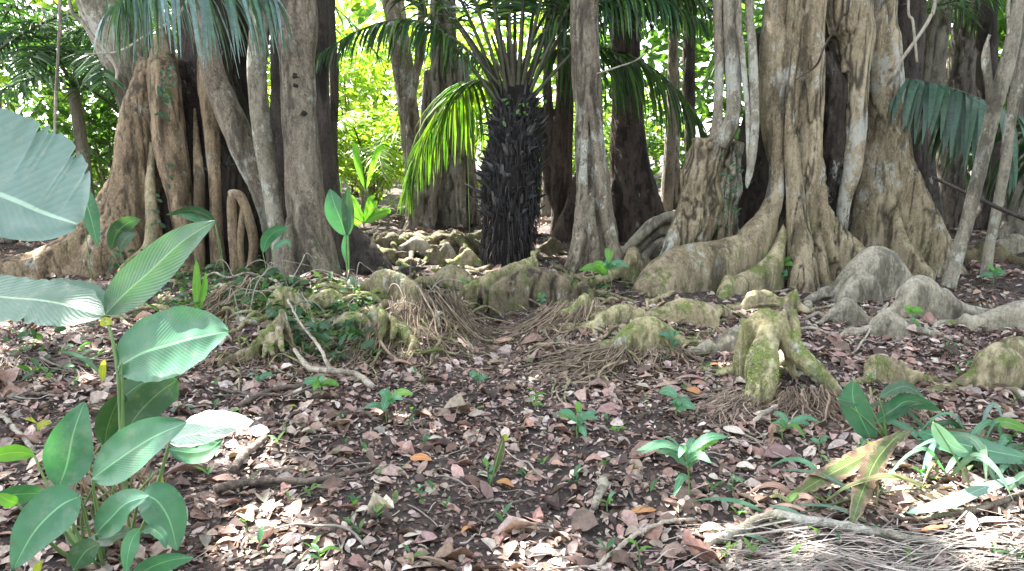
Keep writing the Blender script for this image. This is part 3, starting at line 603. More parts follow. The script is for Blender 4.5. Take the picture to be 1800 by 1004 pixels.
for q in S6: mb.tube(*(up_on(*strand(q), 8.6) if q[0][1] < 0 else strand(q)), 12)
mb.fin([W(1432, 270, 7.06), W(1448, 340, 6.98), W(1474, 385, 6.95), W(1500, 415, 6.9), W(1535, 447, 6.85), W(1575, 490, 6.8)], [.04, .07, .10, .12, .12, .1], flare=1.5)
mb.organic('stem', M['fig_r'], t, .016, 2, .020, 6, .22, .004, .014, 43)
mb = MB()
mb.tube(*up_on(*strand([(1545, -30, 30, 7.6), (1548, 80, 32, 7.6), (1556, 180, 32, 7.6), (1568, 300, 36, 7.65), (1580, 420, 40, 7.7)]), 8.6), 12)
mb.tube(*strand([(1540, 150, 8, 7.7), (1532, 230, 30, 7.68), (1530, 320, 38, 7.66), (1528, 420, 46, 7.64), (1530, 500, 52, 7.6)]), 12, wob=.3, seed=8)
mb.fin([W(1555, 110, 7.6), W(1578, 210, 7.55), W(1608, 285, 7.5), W(1640, 355, 7.45), W(1668, 410, 7.4), W(1690, 460, 7.3), W(1720, 510, 7.2)], [.16, .2, .22, .22, .22, .2, .14], flare=1.7)
mb.fin([W(1552, 250, 7.5), W(1572, 340, 7.4), W(1586, 400, 7.25), W(1612, 440, 7.15), W(1645, 480, 7.05)], [.03, .07, .12, .13, .1], flare=1.6)
mb.organic('buttress_root', M['fig_r'], t, .021, 3, .028, 4.5, .35, .004, .012, 44)
mb = MB()
mb.tube(*strand([(1242, 244, 28, 7.15), (1240, 262, 33, 7.15), (1232, 320, 34, 7.15), (1222, 380, 38, 7.15), (1210, 440, 44, 7.15), (1200, 500, 50, 7.15)]), 12, wob=.25, seed=2)
mb.tube(*strand([(1285, 250, 20, 7.3), (1278, 320, 24, 7.3), (1272, 400, 28, 7.3), (1268, 470, 38, 7.3)]), 10, wob=.25, seed=3)
mb.fin([W(1215, 270, 7.1), W(1195, 360, 7.0), W(1172, 420, 6.9), W(1140, 480, 6.8)], [.09, .1, .1, .08], flare=1.4)
mb.organic('stump', M['fig_r'], t, .018, 2, .035, 6, .5, .006, .016, 45)
for k, q in enumerate([[(1262, -30, 8, 7.05), (1264, 100, 8, 7.05), (1262, 200, 9, 7.08), (1258, 250, 14, 7.1)], [(1284, -30, 14, 7.05), (1286, 80, 15, 7.05), (1290, 180, 13, 7.05), (1282, 225, 15, 7.05), (1262, 250, 20, 7.1)],
                       [(1318, -30, 7, 6.95), (1322, 80, 8, 6.95), (1326, 180, 8, 6.95), (1324, 260, 8, 6.95), (1316, 310, 6, 6.95), (1312, 332, 2, 6.95)], [(1300, -30, 5, 6.95), (1306, 100, 5, 6.95), (1314, 200, 5, 6.95), (1314, 290, 2, 6.95)]]):
    P, R_ = up_on(*strand(q), 6.5, 1); MB().tube(P, R_, 10).organic('aerial_root', M['stem_pale'] if k > 0 else M['stem_grey'], t, .011, 2, .008, 10, .25, .002, .003, 50+k)
crown(t, (2.6, 11.3, 8.2), (3, 2.3, 1.2), 3600, 18); crown(t, (5.8, 9.8, 8.2), (3, 2.8, 1.2), 2400, 19)
leafcloud('climber_leaves', t, [(1262, 270, 1300, 400, 7.0, 36), (1020+250, 300, 1290, 380, 7.0, 10)], .05, [(.05, .12, .06), (.07, .16, .08)], 'shrub', 6)
# ---- dim trees behind on the right
RB = [([(1590, -30, 34), (1585, 150, 34), (1600, 300, 40), (1610, 470, 60)], 9.2, 'fig_dark', 'dark trunk close behind the right buttress of the huge fig'),
      ([(1660, -30, 20), (1640, 100, 20), (1625, 220, 22), (1620, 330, 24), (1628, 460, 40)], 10.2, 'back', 'brown trunk behind the drooping palm frond, nearer the huge fig'),
      ([(1720, -30, 26), (1700, 80, 26), (1680, 180, 30), (1668, 330, 26), (1660, 460, 40)], 11, 'back', 'wide brown trunk behind the drooping frond, forking toward the top'),
      ([(1740, -30, 14), (1735, 150, 16), (1745, 300, 20), (1720, 460, 30)], 10.5, 'fig_dark', 'narrow dark trunk behind the two slanting pale saplings'),
      ([(1790, -30, 16), (1795, 200, 20), (1790, 350, 26), (1770, 470, 34)], 9.8, 'back', 'brown trunk at the far right edge with splayed roots'),
      ([(1215, -30, 10), (1210, 150, 10), (1215, 300, 12), (1212, 430, 16)], 12, 'fig_dark', 'thin dark trunk between the red-brown tree and the huge fig'),
      ([(1180, -30, 7), (1188, 200, 8), (1180, 420, 10)], 13.5, 'back', 'very thin far trunk in the dappled gap left of the huge fig')]
for k, (q, Yb, mt, lb) in enumerate(RB):
    t = empty('background_tree', W(q[-1][0], 430, Yb), lb, 'tree', 'dim trunks in the background')
    mb = MB(); mb.tube(*up_on(*strand(q, Yb), 8), 10); mb.fin([W(q[-2][0], q[-2][1], Yb-.05), W(q[-1][0]+25, 400, Yb-.2), W(q[-1][0]+50, 450, Yb-.4)], [.1, .1, .08]); mb.fin([W(q[-2][0], q[-2][1]+20, Yb-.05), W(q[-1][0]-22, 410, Yb-.2), W(q[-1][0]-45, 450, Yb-.4)], [.1, .1, .08])
    mb.organic('trunk', M[mt], t, .03, 2, .04, 5, .3, .006, .015, 60+k)
    if k in (0, 2, 4): crown(t, (6+k*1.2, 13+k*.9, 8.4), (2.8, 2.8, 1.2), 1500, 70+k)
# ---- two slanting saplings at the right
def sapling(q, Y, label, seed, br=()):
    t = empty('sapling', G(q[-1][0], q[-1][1]), label, 'sapling'); mb = MB(); mb.tube(*up_on(*strand(q, Y), 5.5, .9, .35), 10)
    for b_ in br: mb.tube(*strand(b_, Y), 8)
    mb.organic('trunk', M['stem_pale'], t, .012, 2, .008, 9, .5, .002, 0, seed)
    c0 = W(q[0][0], q[0][1], Y)+np.array([.35, 0, 3]); crown(t, (c0[0], c0[1], 6.2), (1, 1, .6), 260, seed, .2); return t
sapling([(1795, -20, 9), (1782, 60, 11), (1768, 120, 13), (1745, 200, 12), (1722, 300, 12), (1700, 390, 12), (1683, 450, 12), (1666, 505, 14)], 6.6, 'pale slanting sapling with a side fork, nearer of the two by the right buttress', 81, [[(1735, 75, 4), (1738, 120, 5), (1740, 170, 7), (1750, 190, 8)], [(1740, 60, 3), (1728, 100, 3), (1736, 150, 5)]])
sapling([(1830, -20, 8), (1812, 60, 9), (1790, 140, 9), (1775, 220, 9), (1765, 300, 9), (1750, 380, 9), (1738, 440, 9), (1732, 500, 11)], 7.1, 'grey slanting sapling standing just right of the paler forked sapling', 82)
# ================================================================== BLACK PALM
pc = W(905, 185, 8.0)
palm = empty('palm_tree', W(895, 470, 8.0), 'short palm with black fibre-covered trunk and long arching fronds, centre', 'palm')
P, R_ = strand([(905, 150, 24), (906, 200, 34), (905, 240, 40), (900, 290, 45), (897, 350, 46), (895, 400, 43), (890, 450, 44), (888, 500, 48)], 8.0)
MB().tube(P, R_, 18).organic('trunk', M['palmtrunk'], palm, .02, 2, .05, 7, .6, .01, .02, 90)
r = np.random.default_rng(91); mb = MB()
Pc = catmull(np.hstack([P, R_[:, None]]), 60)
for k in range(620):
    u = r.uniform(.05, .66); i = int(u*59); c, rr = Pc[i, :3], Pc[i, 3]; a = k*2.399; d = np.array([math.cos(a), math.sin(a), 0]); p0 = c+d*(rr+.0)
    L = .085*r.lognormal(0, .5); tip = p0+d*L*r.uniform(.3, 1.0)+np.array([r.normal(0, .02), r.normal(0, .02), L*r.uniform(-.2, .9)]); tt = np.array([-d[1], d[0], 0])*r.uniform(.010, .024)
    g_ = r.uniform(.012, .07) if r.uniform() < .93 else .16
    mb.add([p0-tt, p0+tt, tip+tt*.5, tip-tt*.5, p0-tt-[0, 0, .05], p0+tt-[0, 0, .05]], [(0, 1, 2, 3), (4, 5, 1, 0), (4, 0, 3, 3), (5, 2, 1, 1), (4, 3, 2, 5)], (g_*1.05, g_, g_))
mb.build('leaf_bases', M['fibre'], palm, smooth=False)
mb = MB()
for k in range(1500):
    u = r.uniform(.08, .99); i = int(u*59); c, rr = Pc[i, :3], Pc[i, 3]; a = r.uniform(0, 2*PI); d = np.array([math.cos(a), math.sin(a), 0]); p0 = c+d*(rr+.005)
    L = r.uniform(.08, .25); q = [p0, p0+d*.03+[0, 0, -L*.3], p0+d*r.uniform(.01, .05)+[r.normal(0, .015), r.normal(0, .015), -L]]
    g_ = r.uniform(.012, .09)*(2.2 if r.uniform() < .05 else 1); mb.tube(q, [.005, .004, .0015], 3, n=5, c=(g_, g_*.95, g_), caps=False)
mb.build('trunk_fibres', M['fibre'], palm)
# specified fronds (azimuth deg: 0 = right, 90 = away, 180 = left, 270 = toward the camera)
FR = [(180, 52, 3.6, .55), (165, 62, 3.8, .55), (205, 66, 3.6, .5), (150, 45, 3.4, .5), (15, 50, 3.6, .5), (-10, 66, 3.6, .5), (30, 62, 3.8, .55), (0, 36, 3.2, .42), (90, 66, 3.6, .5), (70, 76, 3.8, .4), (110, 80, 3.8, .4),
      (230, 74, 3.4, .5), (250, 80, 3.2, .45), (290, 76, 3.2, .5), (310, 66, 3.4, .5), (340, 58, 3.6, .5), (196, 40, 3.4, .42), (130, 72, 3.6, .5), (50, 74, 3.6, .5)]
for k, (az, el, L, dp) in enumerate([(a_, min(84, e_*.75+24), l_, d_*.8) for a_, e_, l_, d_ in FR]):
    rr = random.uniform(.05, .12); a = math.radians(az); c = pc+np.array([math.cos(a)*rr, math.sin(a)*rr, random.uniform(-.12, .08)])
    frond(palm, arch(c, a, math.radians(el), L, dp), .62, .03, .30, 46, .7, GREEN_D+[(.08, .18, .05), (.12, .22, .05)], .026, (.13, .14, .09), seed=100+k)
XF = [([(870, 140, 7.9), (800, 70, 7.8), (720, 35, 7.7), (640, 50, 7.6), (560, 95, 7.5)], .55, 60), ([(935, 120, 8.2), (990, 85, 8.4), (1060, 85, 8.5), (1140, 115, 8.5), (1215, 190, 8.4), (1245, 270, 8.3)], 1.0, 96),
      ([(930, 90, 8.1), (1000, 20, 8.0), (1080, 0, 7.8), (1160, 0, 7.6), (1240, 40, 7.5)], .62, 84), ([(940, 60, 8.3), (1010, -40, 8.6), (1100, -50, 8.8), (1190, -30, 8.8), (1260, 30, 8.8)], .8, 84)]
for k, (q, ll_, n_) in enumerate(XF):
    frond(palm, [pc+np.array([0, 0, .02*k])]+[W(*p) for p in q], ll_, .032, .28, n_, 1.7, GREEN_D+[(.09, .19, .05), (.12, .22, .06)], .022, (.13, .14, .09), seed=160+k, spread=.85)
# the sunlit yellow-green one hanging to the left
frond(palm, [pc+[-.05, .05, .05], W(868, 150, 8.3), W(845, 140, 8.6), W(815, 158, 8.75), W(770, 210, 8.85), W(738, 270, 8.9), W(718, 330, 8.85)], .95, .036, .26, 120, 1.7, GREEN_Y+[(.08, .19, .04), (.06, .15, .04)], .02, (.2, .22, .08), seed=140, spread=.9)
# petiole stubs, epiphyte leaves
mb = MB()
for k in range(22):
    a = k*2.399; el = math.radians(random.uniform(55, 85)); L = random.uniform(.3, .8); d = np.array([math.cos(a)*math.cos(el), math.sin(a)*math.cos(el), math.sin(el)])
    mb.tube([pc+d*.0+[0, 0, -.1], pc+d*L*.5, pc+d*L], [.035, .022, .014], 6, c=(.10, .085, .06))
mb.build('petiole_stubs', M['fibre'], palm)
leafcloud('epiphyte_leaves', palm, [(880, 170, 960, 215, 7.75, 22)], .06, [(.10, .24, .06), (.14, .30, .08)], 'shrub', 8)
# ================================================================== OTHER PALMS (crowns outside the picture, fronds reaching in)
def palm_tree(base, h, label, specs, cols=GREEN_D, ll=.6, lw=.032, n=46, tr=.09, seed=0, mat='back', droop=.8):
    t = empty('palm_tree', (base[0], base[1], tz(base[0], base[1])), label, 'palm', 'palms around the fig trees'); z = tz(base[0], base[1])
    MB().tube([(base[0], base[1], z-.1), (base[0]+.03, base[1], z+h*.5), (base[0], base[1], z+h)], [tr*1.3, tr, tr*.9], 10).build('trunk', M[mat], t)
    for k, s in enumerate(specs):
        if isinstance(s, tuple): R = arch((base[0], base[1], z+h), math.radians(s[0]), math.radians(s[1]), s[2], s[3])
        else: R = s
        frond(t, R, ll, lw, .16, n, droop, cols, .02, seed=seed*50+k, spread=.8)
    return t
# left foreground fronds hanging into the top of the picture (palm beside the left fig)
BL = [(.20, .31, .34), (.14, .24, .25), (.09, .18, .13)]
c0 = np.array([-2.6, 5.0, 3.6])
t = palm_tree((-4.1, 4.9), 3.3, 'palm whose pale blue-green leaflets hang across the top of the left fig', [
    [(-4.1, 4.9, 3.3), W(60, -210, 5.1), W(200, -120, 5.3), W(300, -70, 5.3), W(360, -45, 5.3), W(430, -30, 5.3), W(480, -10, 5.3)],
    [(-4.1, 4.9, 3.3), W(80, -170, 5.5), W(200, -120, 5.7), W(280, -75, 5.6), W(240, -30, 5.6), W(195, 20, 5.6)],
    (60, 70, 2.2, .5), (200, 60, 2.2, .5), (300, 70, 2.2, .5)], BL, .78, .036, 46, seed=3, droop=2.2)
# big drooping frond right
t = palm_tree((7.6, 8.1), 1.7, 'palm behind the right saplings with one broad drooping blue-green frond', [
    [(7.6, 8.1, 1.7), (6.7, 8.0, 1.75), W(1900, 290, 7.9), W(1850, 245, 7.8), W(1790, 208, 7.7), W(1740, 182, 7.6), W(1680, 158, 7.6), W(1620, 142, 7.6), W(1562, 136, 7.6)], (80, 60, 2.5, .5), (20, 50, 2.5, .5), (300, 70, 2.4, .5), (130, 65, 2.4, .5)],
    [(.055, .125, .08), (.07, .15, .095), (.045, .10, .065)], .95, .085, 74, seed=4, droop=2.6)
PL = [((-5.0, 9.9), 1.5, 'low feathery palm close behind the left buttress', 9), ((-6.2, 10.8), 2.0, 'thick feathery palm behind the large torn leaf, middle of the left group', 10), ((-5.6, 13.5), 3.0, 'palm further back, seen between the two feathery palms at left', 9), ((4.6, 10.6), 2.4, 'dim palm directly behind the huge fig', 9),
      ((-6.4, 9.3), 2.2, 'feathery palm left of the fig, lowest fronds behind the big pale leaf', 9), ((-7.5, 10.2), 2.6, 'feathery palm at the far left edge, behind the large torn leaf', 9),
      ((-4.6, 11.5), 3.2, 'taller feathery palm standing behind the pale leaning trunk', 8), ((-3.6, 12.5), 3.4, 'palm beyond the thin dark stem at the left of the clearing', 8),
      ((1.6, 10.2), 2.9, 'palm with glossy dark fronds arching right behind the pale centre tree', 11), ((2.6, 12.5), 3.0, 'feathery palm in the dappled gap left of the huge fig', 8),
      ((7.4, 10.5), 3.4, 'dim palm behind the trunks at the right edge', 8), ((-9.2, 13.5), 3.6, 'distant tall palm in the far left background', 8), ((4.6, 14), 4.2, 'tall dim palm far behind the huge fig', 7)]
for k, (bs, h, lb, n) in enumerate(PL):
    r = np.random.default_rng(300+k); off = r.uniform(0, 360)
    sp_ = [(off+360/n*j+r.uniform(-14, 14), r.uniform(28, 72), r.uniform(2.4, 3.3), r.uniform(.45, .8)) for j in range(n)]
    palm_tree(bs, h, lb, sp_, [(.06, .15, .06), (.09, .20, .07), (.05, .12, .055)] if k < 8 or k == 11 else GREEN_D+[(.06, .13, .06)], .55, .032, 44, seed=10+k)
palm_tree((-2.6, 13.2), .9, 'low sunlit young palm on the clearing floor behind the thin dark stem', [(a_, e_, 2.2, .6) for a_, e_ in ((200, 50), (150, 35), (260, 60), (330, 45), (30, 50), (90, 70), (290, 30))], GREEN_Y+[(.3, .42, .08)], .5, .034, 40, seed=31)
palm_tree((.55, 12.2), 1.0, 'low sunlit young palm seen between the black palm and centre tree', [(a_, e_, 2.0, .6) for a_, e_ in ((190, 60), (140, 45), (260, 65), (340, 55), (40, 50))], GREEN_Y, .5, .034, 36, seed=32)
# ================================================================== BACKGROUND FOLIAGE
def shrub(c, rad, N, size, cols, label, seed, stems=5, name='shrub', mat='shrub'):
    r = np.random.default_rng(seed); c = np.array(c, float); z0 = tz(c[0], c[1]); c[2] += z0
    t = empty(name, (c[0], c[1], z0), label, 'shrub', 'background bushes'); nb = 22
    B = unit(r.normal(0, 1, (nb, 3)))*np.array(rad)*r.uniform(.4, 1, (nb, 1))+c; k = r.integers(0, nb, N)
    O = B[k]+r.normal(0, 1, (N, 3))*np.array(rad)*.22; O[:, 2] = np.maximum(O[:, 2], z0+.03)
    X, Yv, Z = frames(N, tilt=.7, r=r); s = size*r.uniform(.5, 1.4, N)
    sh = r.uniform(.75, 1.25, nb)[k]
    scatter('foliage', TPL, O, X, Yv, Z, np.stack([s*.5, s, s], 1), np.clip(pal(cols, N, .25, r)*sh[:, None], 0, 1), M[mat], t)
    mb = MB()
    for j in range(stems): b_ = B[r.integers(0, nb)]; mb.tube([(c[0]+r.normal(0, .1), c[1]+r.normal(0, .1), z0-.05), (c+b_)/2+r.normal(0, .1, 3)-[0, 0, .2], b_], [.03, .018, .006], 5, c=(.2, .16, .11))
    mb.build('stem', M['fibre'], t); return t
YG = [(.34, .47, .09), (.46, .58, .14), (.24, .38, .06), (.55, .64, .24)]  # hazy sunlit glow of the clearing put into these pale leaf colours
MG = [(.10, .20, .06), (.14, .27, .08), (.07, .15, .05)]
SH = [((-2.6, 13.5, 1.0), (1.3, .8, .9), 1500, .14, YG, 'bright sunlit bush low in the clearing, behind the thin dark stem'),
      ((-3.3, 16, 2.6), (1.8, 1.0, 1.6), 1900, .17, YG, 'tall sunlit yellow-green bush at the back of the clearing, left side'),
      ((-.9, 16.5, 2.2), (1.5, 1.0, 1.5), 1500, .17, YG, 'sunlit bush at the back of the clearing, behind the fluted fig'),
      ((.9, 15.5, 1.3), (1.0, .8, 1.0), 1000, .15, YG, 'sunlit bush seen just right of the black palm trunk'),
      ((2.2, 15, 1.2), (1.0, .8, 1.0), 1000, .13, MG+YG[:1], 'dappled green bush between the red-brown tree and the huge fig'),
      ((-6.6, 12.2, 1.6), (1.8, 1.0, 1.5), 2200, .15, MG, 'mid-green bush filling the left background beside the fig'),
      ((-9.5, 11.5, 2.4), (1.6, 1.0, 1.8), 1800, .16, MG, 'leafy bush at the far left behind the feathery palms'),
      ((-6.4, 8.2, 1.9), (.7, .5, .6), 160, .26, MG+[(.2, .32, .2)], 'large-leaved sapling hanging over the left edge in front of the palms'),
      ((5.4, 12.5, .5), (1.8, .8, .5), 800, .12, MG, 'low dim undergrowth bush behind the right buttress'),
      ((9.3, 12, 1.8), (1.6, 1.0, 1.6), 1200, .15, MG, 'dim bush beyond the right-hand trunks'),
      ((7, 17, 3), (2.4, 1.2, 2), 1500, .2, MG, 'tall dim bush far behind the drooping frond')]
for k, (c, rad, N, sz, cl, lb) in enumerate(SH): shrub(c, rad, N, sz, cl, lb, 400+k)
for k, (c, rad, lb) in enumerate([((-7, -5.5, 1.8), (2.4, 1.2, 1.9), 'unseen bush added behind the viewpoint to block low sky light, on the left'), ((-2, -6.5, 1.8), (2.6, 1.2, 1.9), 'unseen bush added behind the viewpoint to block low sky light, left of the middle'), ((3, -6, 1.9), (2.6, 1.2, 2.0), 'unseen bush added behind the viewpoint to block low sky light, right of the middle'),
        ((7.5, -3.5, 2.4), (1.6, 2.4, 2.6), 'tall unseen bush added behind the viewpoint to block sky light, on the right'), ((8.5, 2.5, 2.6), (1.4, 2.4, 2.8), 'tall unseen bush added level with the viewpoint to block sky light, far to the right')]):
    shrub(c, rad, 1500, .34, MG, lb, 450+k)  # unseen bushes added to block low sky light from the camera side
for k, (x, y, z, lb) in enumerate([(3.5, -3.2, 6.2, 'unseen leafy tree added behind the viewpoint to block sky light, on the right'), (-.5, -5.2, 6.6, 'unseen leafy tree added directly behind the viewpoint to block sky light')]):
    t = empty('forest_tree', (x, y, tz(x, y)), lb, 'tree'); MB().tube([(x, y, -.1), (x+.1, y, 3), (x, y, z)], [.2, .16, .1], 10).build('trunk', M['stem_grey'], t); crown(t, (x, y, z), (2.6, 2.2, 1.2), 1300, 900+k, .34)  # unseen trees added to cut the sky light from the camera side
def far_wood():
    r = np.random.default_rng(9); N = 24000; a = r.uniform(-1.0, 1.0, N); d = r.uniform(19, 27, N); x = np.sin(a)*d; y = np.cos(a)*d
    z = r.uniform(0, 1, N)**.8*7.5*(1+.2*np.sin(a*9)); O = np.stack([x, y, z], 1); n = fbm(O*.5, 3, 4); gap = ((np.abs(x+2.5) < 4) & (n < -.05)); O = O[~gap]; N = len(O); n = n[~gap]
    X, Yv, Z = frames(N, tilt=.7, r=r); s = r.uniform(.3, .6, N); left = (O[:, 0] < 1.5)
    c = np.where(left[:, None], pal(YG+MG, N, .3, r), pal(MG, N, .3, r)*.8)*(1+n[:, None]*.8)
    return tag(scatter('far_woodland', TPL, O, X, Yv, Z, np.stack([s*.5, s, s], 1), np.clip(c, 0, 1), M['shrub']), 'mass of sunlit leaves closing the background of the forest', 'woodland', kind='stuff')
far_wood()
# ================================================================== BROAD-LEAVED PLANTS
def stalk(parent, pts, rad, mat='stalk', name='stem', seg=8):
    P = np.array([W(*p) if p[2] is not None else G(p[0], p[1]) for p in pts]); o = MB().tube(P, rad, seg).build(name, M[mat], parent); return o
# banana plant at the left edge
t = empty('banana_plant', (-2.75, 3.3, 0), 'banana plant at left edge with an enormous pale torn leaf and a ragged lower one', 'plant')
MB().tube([(-2.95, 3.3, -.05), (-2.93, 3.28, .5), W(-250, 420, 3.3), W(-150, 330, 3.35)], [.05, .045, .03, .02], 10).build('stem', M['stalk'], t)
leaf('leaf', [(-210, 285, 3.4), (-90, 312, 3.3), (0, 344, 3.25), (70, 372, 3.2), (137, 396, 3.15)], 300, M['banana'], t, roll=14, fold=3, curl=.06, prof='half', tears=7, jag=.02, nu=120, nv=14, seed=1, asym=.5)
MB().tube([(-2.93, 3.28, .4), W(-220, 560, 3.0), W(-120, 530, 2.9)], [.03, .02, .014], 8).build('stem', M['stalk'], t)
leaf('leaf', [(-140, 530, 2.9), (-40, 520, 2.85), (40, 525, 2.8), (110, 535, 2.75), (180, 555, 2.7)], 92, M['greybroad'], t, roll=30, fold=14, curl=.1, prof='oblong', tears=6, jag=.08, nu=60, nv=10, seed=2)
leaf('leaf', [(60, 505, 3.2), (110, 505, 3.15), (160, 515, 3.1), (182, 540, 3.05)], 40, M['greybroad'], t, roll=40, fold=10, prof='oblong', tears=3, jag=.1, nu=40, seed=3)
# tall plant
t = empty('broadleaf_plant', G(215, 880), 'tall ginger-like plant with long twisted leaf and broad sunlit leaf, left foreground', 'plant')
stalk(t, [(222, 890, 2.55), (214, 760, 2.6), (208, 660, 2.62), (196, 590, 2.64), (184, 560, 2.66)], [.011, .01, .008, .006, .005])
stalk(t, [(216, 800, 2.6), (216, 700, 2.6), (214, 640, 2.6), (208, 655, 2.6)], [.006, .005, .004, .003])
leaf('leaf', [(186, 552, 2.66), (215, 520, 2.64), (262, 478, 2.62), (320, 425, 2.6), (378, 388, 2.58)], 72, M['greybroad'], t, roll=12, fold=16, curl=.15, prof='ell', seed=4, ripple=.01, nu=40)
leaf('leaf', [(203, 648, 2.62), (250, 620, 2.6), (310, 602, 2.58), (360, 590, 2.56), (402, 582, 2.54)], 134, M['broad'], t, roll=24, fold=8, curl=.12, prof='ell', jag=.03, seed=5, nu=46, ripple=.012)
leaf('leaf', [(214, 690, 2.66), (200, 720, 2.7), (188, 755, 2.72), (184, 785, 2.74)], 50, M['broad_dk'], t, roll=20, fold=10, seed=6)
leaf('leaf', [(222, 760, 2.62), (245, 725, 2.66), (280, 690, 2.7), (312, 668, 2.74)], 62, M['broad_dk'], t, roll=-10, fold=8, seed=7, prof='oblong', tears=1)
leaf('leaf', [(215, 700, 2.7), (240, 680, 2.78), (262, 668, 2.85)], 46, M['broad_dk'], t, roll=10, fold=8, seed=8)
leaf('leaf', [(186, 668, 2.64), (160, 640, 2.62), (130, 622, 2.6), (100, 618, 2.58)], 12, M['banana'], t, roll=50, fold=8, seed=9)
leaf('young_leaf', [(180, 670, 2.62), (180, 650, 2.61), (184, 632, 2.6)], 13, M['yellow'], t, roll=10, fold=20, seed=10)
leaf('young_leaf', [(176, 572, 2.66), (186, 565, 2.65), (198, 570, 2.64)], 16, M['yellow'], t, roll=10, fold=20, seed=11)
# lower clump
t = empty('broadleaf_plant', G(190, 985), 'low clump of broad glossy green leaves in the bottom left corner', 'plant')
CL = [('leaf', [(103, 858, 2.3), (118, 815, 2.32), (128, 765, 2.34), (148, 706, 2.38)], 84, 'broad', 12, 6), ('leaf', [(162, 842, 2.2), (205, 810, 2.18), (265, 770, 2.16), (328, 742, 2.15)], 92, 'broad', 25, 6),
      ('leaf', [(298, 775, 2.4), (345, 762, 2.42), (395, 752, 2.44), (446, 742, 2.46)], 118, 'white', 60, 4), ('leaf', [(296, 790, 2.45), (335, 795, 2.47), (365, 790, 2.5), (390, 775, 2.52)], 54, 'broad', 30, 6),
      ('leaf', [(140, 872, 2.1), (105, 890, 2.05), (60, 935, 2.0), (22, 1002, 1.95)], 92, 'broad', -16, 6), ('leaf', [(168, 940, 2.12), (190, 915, 2.1), (222, 885, 2.08), (262, 872, 2.06)], 66, 'broad', 28, 10),
      ('leaf', [(245, 868, 2.3), (275, 880, 2.28), (298, 915, 2.26), (312, 968, 2.24)], 76, 'broad', 8, 6), ('leaf', [(78, 868, 2.2), (45, 868, 2.15), (15, 872, 2.12), (-30, 890, 2.1)], 48, 'broad', 40, 8),
      ('leaf', [(60, 800, 2.4), (30, 795, 2.38), (0, 800, 2.36), (-30, 812, 2.34)], 36, 'broad_lt', 30, 8), ('leaf', [(245, 930, 2.05), (232, 950, 2.0), (225, 975, 1.97), (222, 1010, 1.95)], 36, 'broad', 30, 10),
      ('leaf', [(225, 1025, 1.95), (260, 1000, 1.95), (300, 985, 1.93), (340, 980, 1.92)], 44, 'broad', -30, 8), ('leaf', [(150, 950, 2.15), (185, 945, 2.12), (215, 938, 2.1), (245, 945, 2.08)], 38, 'broad_dk', 35, 10),
      ('leaf', [(130, 1000, 2.0), (150, 970, 2.02), (175, 955, 2.05)], 52, 'broad_dk', -10, 8), ('leaf', [(30, 885, 2.0), (15, 880, 1.98), (-5, 868, 1.97)], 26, 'broad_lt', 15, 6), ('leaf', [(250, 935, 2.1), (268, 930, 2.1), (286, 945, 2.08), (292, 965, 2.07)], 26, 'broad', 35, 8)]
for k, (nm, q, w_, mt, ro, fo) in enumerate(CL):
    lf = leaf(nm, q, w_, M[mt], t, roll=ro, fold=fo, curl=.12, seed=30+k, nu=36, ripple=.008); p0 = W(*q[0]); g0 = G(190+(q[0][0]-190)*.25, 985)
    MB().tube([g0+[0, 0, -.03], (g0*.45+p0*.55)+np.array([0, 0, -.05]), p0], [.008, .006, .004], 6).build('stem', M['stalk'], t)
leaf('young_leaf', [(60, 1010, 2.0), (66, 998, 2.0), (74, 985, 2.0)], 14, M['yellow'], t, seed=60); leaf('young_leaf', [(282, 856, 2.5), (281, 845, 2.5), (283, 832, 2.5)], 12, M['yellow'], t, seed=61)
r = np.random.default_rng(17); mb = MB()
for k in range(40):
    p = G(r.uniform(130, 290), r.uniform(880, 985)); h = r.uniform(.1, .3); mb.tube([p, p+[r.normal(0, .03), r.normal(0, .03), h*.6], p+[r.normal(0, .06), r.normal(0, .06), h]], [.006, .005, .003], 5, n=6, c=pal([(.3, .22, .12), (.14, .2, .07), (.22, .17, .1)], 1, .2, r)[0])
mb.build('dry_stalks', M['fibre'], t)
# single broad plants further in: (label, base px, leaves)
def plant(name, label, base, leaves, Yb=None, group=None, cat='plant', srad=.004):
    g0 = G(*base) if Yb is None else W(base[0], base[1], Yb); Yb = g0[1]; t = empty(name, g0, label, cat, group)
    sc = Yb/2.5
    for k, L in enumerate(leaves):
        q = [(a, b, Yb+(L[4] if len(L) > 4 else 0)*j/3) for j, (a, b) in enumerate(L[0])]
        leaf('leaf', q, L[1], M[L[2]], t, roll=L[3], fold=10, curl=.12, seed=hash_(base, k), nu=16, nv=4)
        p0 = W(*q[0]); MB().tube([g0+[0, 0, -.02], (g0+p0)/2+np.array([random.uniform(-.01, .01), 0, .01]), p0], [srad*1.1, srad*.9, srad*.6], 5, n=6).build('stem', M['stalk'], t)
    return t
def hash_(b_, k): return int(b_[0]*7+b_[1]*13+k) % 9973
plant('broadleaf_plant', 'upright broad leaf on a stalk at the foot of the thick grey-brown trunk', (612, 488), [([(608, 415), (598, 385), (588, 360), (580, 332)], 44, 'broad', 14), ([(612, 415), (612, 385), (610, 355), (612, 328)], 26, 'broad_dk', -30), ([(612, 470), (606, 440), (608, 420), (612, 400)], 12, 'broad', 20)], srad=.008)
plant('broadleaf_plant', 'narrow bright shoot standing between the fig and mossy roots at left', (348, 560), [([(348, 545), (346, 515), (346, 485), (345, 455)], 15, 'broad_lt', 10), ([(350, 545), (356, 520), (360, 500), (362, 478)], 12, 'broad_lt', -10)])
plant('broadleaf_plant', 'dark drooping leaves in front of the left fig trunk', (395, 480), [([(378, 392), (362, 378), (335, 370), (292, 378)], 22, 'broad_dk', 35), ([(378, 392), (350, 385), (330, 380), (310, 376)], 14, 'broad', 20)], Yb=6.5)
